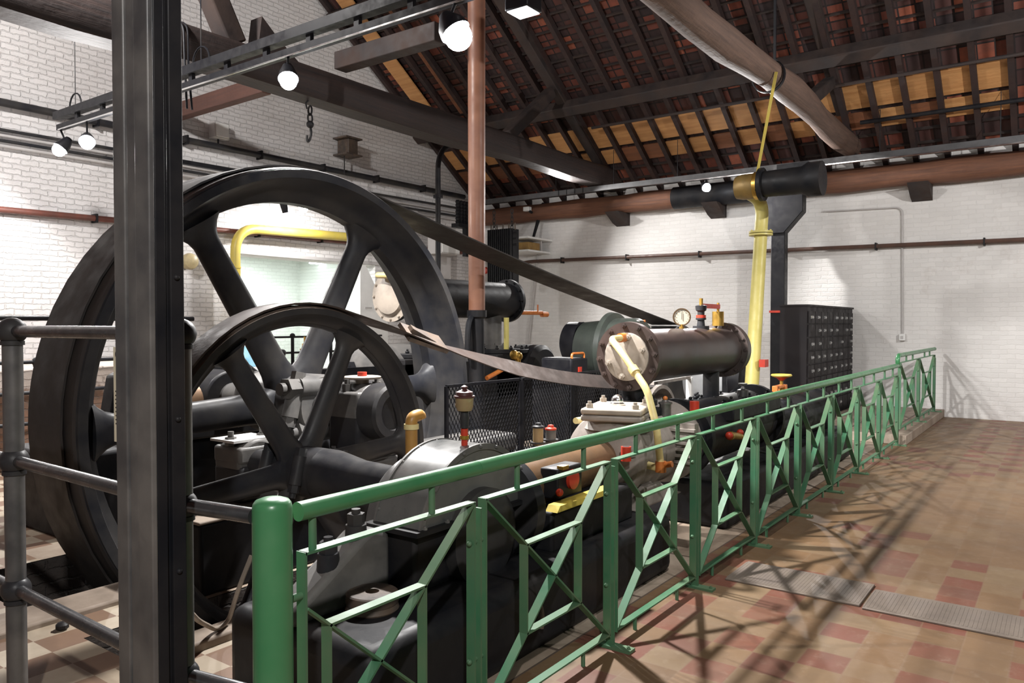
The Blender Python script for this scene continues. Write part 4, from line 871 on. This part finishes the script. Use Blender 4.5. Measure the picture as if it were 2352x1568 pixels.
q0 = V(4.66, 2.50, 1.375) if False else onX(1432, 815, 4.66)*.62 + V(4.55, 2.22, 1.17)*.38; dq = (V(4.55, 2.22, 1.17) - onX(1432, 815, 4.66)).normalized()
MB().cyl(q0, q0 + dq*.05, .034).build('pipe_coupling', PIPEY, ap)
MB().tube([V(4.57, 2.13, .69), V(4.57, 2.16, .665), V(4.62, 2.28, .67)], .026, 12).build('pipe_elbow', PIPEY, ap)
MB().cyl(V(4.57, 2.13, .71), V(4.57, 2.13, .64), .036).cyl(V(4.57, 2.10, .69), V(4.57, 2.05, .70), .02).build('pipe_tee', ORANGE, ap)
MB().lathe((5.14, DY, 1.0), (0, 0, 1), [(0, .16), (.04, .16), (.04, .10), (.2, .10), (.22, .12)], 28).boltring((5.14, DY, 1.04), (0, 0, 1), .13, 8, .016, .03).build('drum_foot', IRON_D, t)
MB().cyl((6.62, DY, .9), (6.62, DY, 1.2), .072, None, 24).build('drum_leg', IRON, t)
p = onY(1535, 1000, 2.2)
# finned plate beside the air pipe
m = MB().box((5.05, 2.10, .60), (5.12, 2.28, .90))
for i in range(6): m.box((5.02, 2.09, .62+i*.045), (5.05, 2.29, .64+i*.045))
m.build('finned_plate', LIGHTIRON, t)
# gauge
gp = onY(1566, 728, DY); gd = V(-gp.x, -gp.y, 0).normalized()
ga = thing('pressure_gauge', 'round brass-rimmed pressure gauge on top of the air drum', 'gauge', (gp.x, DY, DZ_+.2))
MB().lathe(gp, gd, [(-.03, .01), (-.03, .066), (.0, .074), (.012, .074), (.012, .064), (.004, .062)], 36).build('case', paint('bronze_case', (.12, .07, .03), (.08, .05, .03), .35, .5), ga)
MB().lathe(gp, gd, [(.002, .0), (.006, .063)], 36).build('dial', paint('cream_dial', (.50, .44, .35), (.46, .40, .31), .4, 0, 4, 0), ga)
sx = V(0, 0, 1).cross(gd).normalized()
MB().bar(gp + gd*.012 - V(0, 0, .02), gp + gd*.012 + V(0, 0, .042), .004, .003, sx).build('needle', INK, ga)
m = MB()
for k in range(11):
    a = math.radians(-45 + 27*k); d = sx*math.cos(a) + V(0, 0, 1)*math.sin(a); m.bar(gp + gd*.011 + d*.048, gp + gd*.011 + d*.058, .003, .002, d.cross(gd))
m.build('tick_marks', INK, ga)
MB().cyl((gp.x, DY, DZ_+.19), (gp.x, DY, gp.z-.06), .014).cyl((gp.x, DY, DZ_+.19), (gp.x, DY, DZ_+.215), .022).build('stem', BRASS, ga)
# safety valve with lever weight
sp = onY(1610, 750, DY); sz = DZ_+.19
sv = thing('safety_valve', 'black and red lever safety valve with brass weight on the air drum', 'valve', (sp.x, DY, sz))
MB().lathe((sp.x, DY, sz), (0, 0, 1), [(0, .07), (.03, .07), (.03, .035), (.08, .03), (.085, .045), (.10, .045)], 22).build('base', IRON, sv)
MB().cyl((sp.x, DY, sz+.095), (sp.x, DY, sz+.125), .042).build('red_collar', RED, sv)
MB().lathe((sp.x, DY, sz+.125), (0, 0, 1), [(0, .03), (.03, .03), (.04, .045), (.08, .05), (.09, .02)], 18).build('bonnet', IRON, sv)
MB().cyl((sp.x, DY, sz+.2), (sp.x, DY, sz+.27), .016).build('spindle', BRASS, sv)
MB().box((sp.x+.02, DY-.012, sz+.185), (sp.x+.42, DY+.012, sz+.225)).build('lever', RED, sv)
MB().cyl((sp.x+.40, DY, sz+.03), (sp.x+.40, DY, sz+.16), .052, None, 24).cyl((sp.x+.40, DY, sz+.16), (sp.x+.40, DY, sz+.24), .012).build('weight', BRASS, sv)
# second cylinder and steam end further along
t2 = thing('steam_engine', 'dark steam engine block with bolted cover under the far end of the air drum', 'engine', (7.0, EY, 0))
MB().box((5.75, 2.12, 0), (9.9, 2.95, .36)).build('bed', IRON_D, t2, .04, segs=3)
MB().cyl((5.6, EY, .70), (7.5, EY, .70), .26, None, 36).lathe((5.62, EY, .70), (1, 0, 0), [(0, .31), (.06, .31)], 36).lathe((7.4, EY, .70), (1, 0, 0), [(0, .31), (.06, .31)], 36).build('cylinder', IRON_D, t2)
MB().box((6.1, EY-.3, .80), (7.35, EY+.32, .92)).boltring((6.72, EY, .92), (0, 0, 1), .27, 12, .028, .05).bolt((6.16, EY-.2, .92), (0, 0, 1), .03, .06).bolt((6.16, EY+.1, .92), (0, 0, 1), .03, .06).bolt((7.28, EY-.2, .92), (0, 0, 1), .03, .06).build('cover', IRON_D, t2, .015)
p = onY(1595, 932, EY-.25); MB().cyl(p + V(0, 0, -.05), p + V(0, 0, .035), .036).build('oil_bowl', RED, t2)
p = onY(1706, 905, EY-.1); MB().cyl(p + V(0, 0, -.12), p + V(0, 0, -.02), .035).lathe(p + V(0, 0, -.02), (0, 0, 1), [(0, .05), (.06, .05), (.07, .02), (.1, .012), (.105, .04), (.12, .04)], 16).build('lubricator', STEEL, t2)
p = onY(1680, 1000, EY-.32); MB().cyl(p, p + V(.2, 0, -.03), .03).cyl(p + V(-.04, 0, 0), p, .035).build('drain_cock', BRASS, t2)
MB().sph(p + V(-.05, 0, .005), .032, 12, 8).build('cock_knob', RED, t2); MB().sph(p + V(.2, 0, 0), .03, 12, 8).build('cock_knob', RED, t2)
MB().lathe((8.9, EY, .56), (1, 0, 0), [(-1.2, .16), (-.4, .2), (-.35, .25), (.5, .25), (.55, .28), (.7, .28), (.72, .1)], 36).build('valve_chamber', IRON_D, t2)

p = onY(1795, 862, EY+.05)
hw = thing('valve_handwheel', 'yellow and red valve handwheel on a yoke past the yellow steam pipe', 'handwheel', (p.x, p.y, p.z-.3))
MB().lathe(p, (0, 0, 1), [(-.012, .10), (.0, .112), (.014, .105), (.0, .09)], 32, True).cyl(p + V(0, 0, -.01), p + V(0, 0, .004), .095, .095, 24).build('wheel_rim', YEL, hw)
MB().lathe(p, (0, 0, 1), [(-.055, .025), (-.03, .05), (-.012, .095)], 24).build('wheel_dish', RED, hw)
MB().cyl(p + V(0, 0, -.22), p + V(0, 0, -.02), .018).build('spindle', BRASS, hw)
MB().box(p + V(-.22, -.03, -.135), p + V(.06, .03, -.10)).box(p + V(.02, -.04, -.25), p + V(.09, .04, -.10)).box(p + V(-.24, -.03, -.2), p + V(-.19, .03, -.10)).build('yoke', ORANGE, hw, .008)
MB().box(p + V(-.25, -.12, -.40), p + V(.25, .18, -.24)).build('valve_body', IRON_D, hw, .03)
p = onY(1842, 890, EY); o = MB().cyl(p + V(0, 0, -.25), p, .018).build('oil_cup', RED); tag(o, 'tiny red topped oiler beside the valve yoke', 'oil cup')
MB().sph(p, .028, 10, 6).build('cap', RED, o)
bp = thing('belt_pulley', 'black disc pulley half hidden behind the foot of the yellow steam pipe', 'pulley', (10.75, 3.75, 0))
MB().lathe((10.75, 0, .80), (0, 1, 0), [(3.68, .1), (3.68, .30), (3.70, .33), (3.86, .33), (3.88, .30), (3.88, .1)], 44).build('rim', BLACKM, bp)
MB().box((10.6, 3.9, 0), (10.9, 4.0, .9)).cyl((10.75, 3.6, .8), (10.75, 4.0, .8), .05).build('stand', BLACKM, bp)
fr_ = thing('belt_shifter', 'white-edged belt shifter frame standing below the air drum', 'frame', (6.5, 3.25, 0))
a0, a1, a2 = onY(1583, 945, 3.25), onY(1583, 866, 3.25), onY(1498, 880, 3.25)
MB().box((a0.x-.02, 3.22, .36), (a0.x+.02, 3.28, a1.z)).build('upright', WHITE, fr_)
MB().bar((a1.x, 3.25, a1.z), (a2.x, 3.25, a2.z), .04, .03).build('cross_bar', LIGHTIRON, fr_)
MB().box((a0.x-.1, 3.15, 0), (a0.x+.1, 3.35, .37)).build('base', IRON_D, fr_)
# tall yellow steam pipe
sp0, sp1 = onY(1722, 1010, 3.45), onY(1752, 455, 3.5)
el = onY(1726, 428, 3.5)
sp0.z = .35
q = onX(1768, 415, sp1.x + .15)
y_ = thing('steam_pipe', 'tall pale yellow steam pipe rising to a bronze elbow under the wall plate', 'pipe', (sp0.x, sp0.y, sp0.z))
B = sp0 + (sp1 - sp0) * ((onY(1745, 532, 3.49).z - sp0.z) / (sp1.z - sp0.z))
MB().cyl(sp0, B - V(0, 0, .03), .094, .088, 24).build('pipe_length', PALEYEL, y_)
MB().lathe(B - V(0, 0, .05), (0, 0, 1), [(0, .09), (.0, .16), (.025, .16), (.025, .09)], 28).lathe(B - V(0, 0, .015), (0, 0, 1), [(0, .09), (.0, .16), (.025, .16), (.025, .09)], 28).boltring(B + V(0, 0, .01), (0, 0, 1), .135, 8, .016, .02).build('flange', PALEYEL, y_)
top = V(el.x, el.y + .0, el.z)
MB().tube(rounded([B, V(B.x + (sp1.x-B.x)*.8, B.y, B.z+.42), V(top.x+.02, top.y+.10, top.z-.03)], .25, 8), [.088]*10 + [.10], 20).build('pipe_bend', PALEYEL, y_)
MB().lathe((top.x, top.y+.22, top.z), (0, -1, 0), [(0, .08), (.02, .15), (.10, .17), (.30, .17), (.34, .15)], 28).build('bronze_elbow', paint('dull_bronze', (.30, .19, .06), (.20, .14, .05), .45, .3), y_)
MB().lathe((top.x, top.y-.12, top.z+.01), (0, -1, 0), [(0, .14), (0, .22), (.05, .22), (.05, .17), (.55, .18), (.62, .22), (.80, .22), (.80, .15)], 32).build('black_tee', IRON_D, y_)
MB().box((top.x-.05, top.y-.75, top.z+.17), (top.x+.05, top.y-.35, top.z+.24)).build('saddle', BLACKM, y_)
hr = MB().bar(V(top.x, top.y-.08, top.z+.18), onX(1783, 165, top.x-.55), .035, .02).build('hanger_strap', YEL, y_)
m = MB().lathe((top.x, top.y-.08, top.z), (0, -1, 0), [(-.025, .175), (-.025, .185), (.025, .185), (.025, .175)], 28, True).build('clamp', BRASS, hr)
MB().box((sp0.x+.05, sp0.y-.18, 1.02), (sp0.x+.2, sp0.y-.10, 1.12)).build('tag_plate', RED, y_)
# ------------------------------------------------------------------ cabinet with many small drawers
X0, X1, Y0, Y1, ZC = 11.95, 14.92, 3.18, 3.60, 1.86
cb = MB().box((X0, Y0+.02, 0), (X1, Y1, ZC)).build('drawer_cabinet', CAB); tag(cb, 'tall black steel cabinet with rows of small drawers against the side wall', 'cabinet')
MB().box((X0-.015, Y0-.005, ZC), (X1+.01, Y1+.01, ZC+.03)).build('top_board', CAB, cb)
dw = (X1-X0-.06)/8; dh = .205; d0 = None; rr = random.Random(4)
for r in range(9):
    for c in range(8):
        x = X0 + .03 + c*dw; z = ZC - .06 - (r+1)*dh
        if z < 0: continue
        d_ = MB().box((x+.012, Y0, z+.012), (x+dw-.012, Y0+.022, z+dh-.012)).build('drawer', CAB, cb)
        if rr.random() < .84:
            xm = x+dw*.5 + rr.uniform(-.05, .05); zm = z+dh*.5
            hnd = MB().box((xm-.055, Y0-.02, zm-.022), (xm-.022, Y0, zm+.022)).box((xm+.022, Y0-.02, zm-.022), (xm+.055, Y0, zm+.022)).bar((xm-.04, Y0-.024, zm), (xm+.04, Y0-.024, zm), .012, .014).build('handle', CHROME, d_)
#PART4
# ------------------------------------------------------------------ green railing
RY, RZ0 = 1.82, 1.05
b0 = onY(625, 1140, RY)
bl = thing('bollard', 'thick round-topped green bollard at the near end of the green railing', 'bollard', (b0.x, RY, 0))
MB().lathe((b0.x, RY, 0), (0, 0, 1), [(0, .0555), (1.078, .0555), (1.092, .053), (1.101, .046), (1.107, .030), (1.109, .002)], 40).build('post', GREEN, bl)
MB().lathe((b0.x, RY, 0), (0, 0, 1), [(0, .085), (.012, .085), (.014, .056)], 32).build('foot_plate', GREEN_D, bl)
for z in (.80, .2): MB().cyl((b0.x+.05, RY, z), (b0.x+.10, RY, z), .012, None, 12).build('stub', GREEN_D, bl)
BT, BD = .008, .040
def bar2(m, x0, z0, x1, z1, w=BD, t_=BT): m.bar((x0, RY, z0), (x1, RY, z1), w, t_, (0, 1, 0)); return m
def panel(xc, xl, xr, z0, zt, label, half=.505, first=False):
    t = thing('guard_railing', label, 'railing', (xc, RY, z0), 'green railing panels')
    L, R_ = xc-half, xc+half; zb_, ztp = z0+.075, z0+zt
    zr = z0 + RZ0
    hr = MB().cyl((xl, RY, zr), (xr-.0015, RY, zr), .0285, None, 28)
    hr.build('handrail', GREEN, t)
    for x in (xc-.265, xc+.265): MB().cyl((x, RY, ztp), (x, RY, zr-.02), .012, None, 14).build('stub', GREEN_D, t)
    for x in (xc-.265, xc+.265): MB().cyl((x, RY, z0), (x, RY, zb_), .010, None, 12).build('foot_stub', GREEN_D, t)
    la = L if not first else xl_first
    bar2(MB(), la, ztp, R_, ztp).build('top_bar', GREEN_D, t); bar2(MB(), la, zb_, R_, zb_).build('bottom_bar', GREEN_D, t)
    bar2(MB(), la, zb_-.01, la, ztp+.004).build('stile', GREEN_D, t); bar2(MB(), R_, zb_-.01, R_, ztp+.004).build('stile', GREEN_D, t)
    def on(x, s):
        f = (x-L)/(R_-L); return (ztp + (zb_-ztp)*f) if s > 0 else (zb_ + (ztp-zb_)*f)
    e = .008
    bar2(MB(), la + e, on(la+e, 1), R_-e, on(R_-e, 1)).build('diagonal', GREEN_D, t); bar2(MB(), la + e, on(la+e, -1), R_-e, on(R_-e, -1)).build('diagonal', GREEN_D, t)
    i0, i1 = xc - half*.44, xc + half*.44
    za, zb2 = on(i0, 1), on(i0, -1)
    bar2(MB(), i0, za, i1, za).build('inner_bar', GREEN_D, t); bar2(MB(), i0, zb2, i1, zb2).build('inner_bar', GREEN_D, t)
    bar2(MB(), i0, zb2, i0, za).build('inner_upright', GREEN_D, t); bar2(MB(), i1, zb2, i1, za).build('inner_upright', GREEN_D, t)
    return t
def post(x, z0, label, h=.90):
    t = thing('railing_post', label, 'railing post', (x, RY, z0), 'green railing posts')
    m = MB().prism([(-.022, .012), (.022, .012), (.022, h-.03), (.016, h-.01), (.004, h), (-.022, h)], lambda a, b_, d: V(x + d, RY + a, z0 + b_), -.005, .005); m.build('flat_post', GREEN_D, t)
    MB().box((x-.03, RY-.12, z0), (x+.03, RY+.05, z0+.014)).build('foot_plate', GREEN_D, t)
    for dz in (h-.13, .32): MB().cyl((x-.042, RY, z0+dz), (x+.042, RY, z0+dz), .008, None, 10).sph((x-.044, RY, z0+dz), .011, 10, 6).build('bolt', GREEN_D, t)
    for dy in (-.10,): MB().bolt((x, RY+dy, z0+.014), (0, 0, 1), .010, .014).build('anchor_bolt', GREEN_D, t)
    return t
PX = [2.276, 3.335, 4.395, 5.48, 6.56, 7.66, 8.77, 9.92, 11.10]
ORD = ['first', 'second', 'third', 'fourth', 'fifth', 'sixth', 'seventh', 'eighth', 'ninth', 'tenth', 'eleventh']
xl_first = 1.452
panel(1.757, 1.438, PX[0], 0, .925, 'cut-down green railing panel right beside the round bollard', .485, True)
for i in range(8):
    c = (PX[i] + PX[i+1])/2; panel(c, PX[i], PX[i+1], 0, .925, ORD[i+1] + ' green railing panel counted from the round bollard', (PX[i+1]-PX[i])/2 - .036)
for i, x in enumerate(PX): post(x, 0, ORD[i] + ' flat green railing post counted from the round bollard')
# raised end section on a low step
struct(MB().box((11.18, 1.72, 0), (XR, 3.1, .13)).build('floor_step', STONE, bevel=.01))
SX = [11.22, 12.85, 14.5]
for i in range(2):
    c = (SX[i]+SX[i+1])/2; panel(c, SX[i], SX[i+1], .13, .95, ('raised green railing panel on the low step, next to the long run', 'raised green railing panel on the low step, nearest the white wall')[i], (SX[i+1]-SX[i])/2-.036)
for i, x in enumerate(SX[1:]): post(x, .13, ('flat green post between the two raised railing panels', 'flat green end post of the raised railing by the white wall')[i])
o = MB().tube([V(11.22-.11*math.sin(a), RY, 1.115 - .068*math.cos(a)) for a in [PI*i/10 for i in range(11)]], .0285, 16).build('railing_return', GREEN); tag(o, 'curved green return joining the long handrail to the raised one', 'handrail')

# ------------------------------------------------------------------ black ball-jointed railings
def ball_post(t, x, y, zs, r=.043, rb=.062, z0=0):
    m = MB().cyl((x, y, z0), (x, y, zs[0]), r, None, 20); po = m.build('post', COLUMN, t)
    for z in zs: MB().sph((x, y, z), rb, 20, 12).cyl((x, y, z-rb*1.0), (x, y, z-rb*.7), r*1.18).build('ball_joint', IRON, po)
    MB().lathe((x, y, z0), (0, 0, 1), [(0, r*2.2), (.015, r*2.2), (.02, r*1.2), (.05, r*1.05)], 20).build('foot', IRON, po)
zs = (1.57, 1.06, .55)
p1 = V(1.285, 3.36, 0); p2 = V(1.262, 2.13, 0)
t = thing('pipe_railing', 'black ball-jointed tube railing passing behind the tall steel stanchion', 'railing', (1.27, 2.8, 0))
ball_post(t, p1.x, p1.y, zs, .036, .054); ball_post(t, p2.x, p2.y, zs, .03, .045)
ball_post(t, 1.30, 4.75, zs, .036, .054)
for z in zs:
    for a, b_ in ((V(p2.x, p2.y, z), V(p1.x, p1.y, z)), (V(p1.x, p1.y, z), V(1.30, 4.75, z))): MB().cyl(a, b_, .0225, None, 16).build('rail', RAILM, t)
for z in (1.06, .55): MB().cyl(V(p2.x, p2.y, z), V(b0.x-.03, RY+.045, z-.005), .0225, None, 16).build('rail', RAILM, t)
# hanging paper tag with writing
tg = thing('paper_tag', 'long cream paper tag hanging from the black tube railing', 'tag', (1.268, 2.42, 1.55))
ty0, ty1 = onX(262, 850, 1.245).y, onX(262, 850, 1.245).y - .13
MB().box((1.243, ty0, 1.22), (1.246, ty1, 1.525)).build('card', PAPER, tg)
MB().tube([V(1.245, ty0-.03, 1.52), V(1.235, ty0-.03, 1.56), V(1.262, ty0-.03, 1.600), V(1.30, ty0-.03, 1.57), V(1.247, ty0-.03, 1.515)], .0015, 6).build('string', INK, tg)
fc = bpy.data.curves.new('heading', 'FONT'); fc.body = 'C'; fc.size = .035; fc.extrude = .0006
fo = bpy.data.objects.new('heading', fc); C.objects.link(fo)
fm = bpy.data.meshes.new_from_object(fo.evaluated_get(bpy.context.evaluated_depsgraph_get())); bpy.data.objects.remove(fo)
fo = bpy.data.objects.new('heading', fm); C.objects.link(fo); fm.materials.clear(); fm.materials.append(INK); fo.parent = tg
fo.matrix_local = Matrix.Translation(V(1.2422, ty0-.012, 1.49) - V(*tg.location)) @ Matrix(((0, 0, -1), (-1, 0, 0), (0, 1, 0))).to_4x4()
m = MB()
for i in range(9): m.box((1.2418, ty0-.012, 1.385-i*.013), (1.2425, ty0-.10, 1.381-i*.013))
m.build('printed_lines', INK, tg)
# far railing in front of the gable wall
FY = 8.75
t = thing('pipe_railing', 'far black ball-jointed tube railing in front of the bare brick plinth', 'railing', (2, FY, 0))
for x in (onY(85, 830, FY).x, onY(85, 830, FY).x + 3.1): ball_post(t, x, FY, (1.2, .88, .56), .032, .05)
for z in (1.2, .88, .56): MB().cyl((-1, FY, z), (6.6, FY, z), .02, None, 12).build('rail', BLACKM, t)
t = thing('pipe_railing', 'thin black railing seen between the upper spokes before the opening', 'railing', (8.5, 10.4, 0))
xs = [onY(u, 800, 10.4).x for u in (600, 672, 760, 840)]
for x in xs: MB().cyl((x, 10.4, 0), (x, 10.4, 1.40), .028, None, 12).sph((x, 10.4, 1.40), .045, 12, 8).build('post', BLACKM, t)
for z in (1.38, 1.12, .75): MB().cyl((xs[0], 10.4, z), (xs[-1]+.4, 10.4, z), .018, None, 10).build('rail', BLACKM, t)
o = MB().box((1.02, 3.56, 0), (1.12, 3.70, zroof(1.02)-.1)).build('brown_post', WOODB, bevel=.01); tag(o, 'brown painted post at the very edge behind the ball-jointed railing', 'post')
MB().box((1.0, 3.54, 0), (1.14, 3.72, .06)).build('foot', WOODB, o)
# loose items on the floor
pts = [onZ(432, 1400, .34), onZ(455, 1425, .20), onZ(492, 1444, .07), onZ(505, 1442, .06), onZ(525, 1425, .07), onY(550, 1345, 3.45), onY(578, 1275, 3.45)]
o = MB().tube(rounded(pts, .08), [.006]*8 + [.02]*40 if False else .012, 8).build('hose', CABLE); tag(o, 'thin pale hose draped over the kerb of the smaller pit', 'hose')
for (u, v), s in (((143, 1437), .035), ((190, 1372), .02)):
    p = onZ(u, v, s*.6); o = MB().sph(p, s, 8, 5, .7).build('coal_lump', IRON_D); tag(o, 'small dark lump of coal lying on the stone floor' + (' nearer the ball-jointed post' if s > .03 else ' by the pit kerb'), 'coal')
# steel floor plates on the walkway
for a, b_, lbl in (((4.63, .94, 5.06), (1.72,), 'ribbed steel floor plate reaching to the foot of the green railing'), ((4.60, -.9, 4.97), (.92,), 'ribbed steel floor plate lying further out on the tiled walkway')):
    m = MB().box((a[0], a[1], 0), (a[2], b_[0], .012)); o = m.build('floor_plate', PLATE, bevel=.003); tag(o, lbl, 'floor plate')
    n_ = int((b_[0]-a[1])/.02); m = MB()
    for i in range(n_): m.box((a[0]+.03, a[1]+.012+i*.02, .012), (a[2]-.03, a[1]+.022+i*.02, .0128))
    m.build('ribs', PLATE, o)

# ------------------------------------------------------------------ alcove light and added spots
def area(loc, aim, sx_, sy_, e, col=(1, 1, 1)):
    l = bpy.data.lights.new('area_lamp', 'AREA'); l.shape = 'RECTANGLE'; l.size = sx_; l.size_y = sy_; l.energy = e; l.color = col
    o = bpy.data.objects.new('area_lamp', l); C.objects.link(o); o.location = loc; o.rotation_euler = (Vector(aim) - Vector(loc)).to_track_quat('-Z', 'Y').to_euler(); return o
area((9.7, 13.6, 3.1), (9.7, 13.6, 0), 2.4, .6, 85, (.92, .98, 1))            # fluorescent light in the room beyond
def spot(loc, aim, e, ang, r=.05, blend=.7, col=(1, .975, .95)):
    l = bpy.data.lights.new('unseen_spot', 'SPOT'); l.energy = e; l.spot_size = math.radians(ang); l.spot_blend = blend; l.shadow_soft_size = r; l.color = col
    o = bpy.data.objects.new('unseen_spot', l); C.objects.link(o); o.location = loc; o.rotation_euler = (Vector(aim) - Vector(loc)).to_track_quat('-Z', 'Y').to_euler(); return o
# unseen spots without fixtures, most of them added to brighten the view
spot((4.4, 1.6, 3.9), (4.9, 2.6, 1.2), 130, 60)         # aimed at the drum cover and cylinder
spot((-1.2, -1.2, 3.9), (3.2, 1.9, .8), 380, 100)       # over the walkway, lights the railing
spot((2.5, -2.6, 4.1), (9.0, .4, 0), 130, 130)          # walkway floor
spot((8.5, -2.5, 4.4), (15.0, 1.5, 3.0), 560, 172, blend=.4)   # far side wall
spot((2.0, 7.2, 6.2), (8.0, 11.9, 4.5), 720, 174, r=.2, blend=.4)   # gable wall and tile floor
spot((13.2, 8.5, 4.4), (12.0, 4.8, .6), 260, 160)
w = bpy.data.worlds.new('world'); S.world = w; w.use_nodes = True
w.node_tree.nodes['Background'].inputs[0].default_value = (.75, .8, 1, 1); w.node_tree.nodes['Background'].inputs[1].default_value = .02
S.view_settings.view_transform = 'Standard'; S.view_settings.look = 'None'; S.view_settings.gamma = 1; S.view_settings.use_curve_mapping = False
S.view_settings.exposure = .92
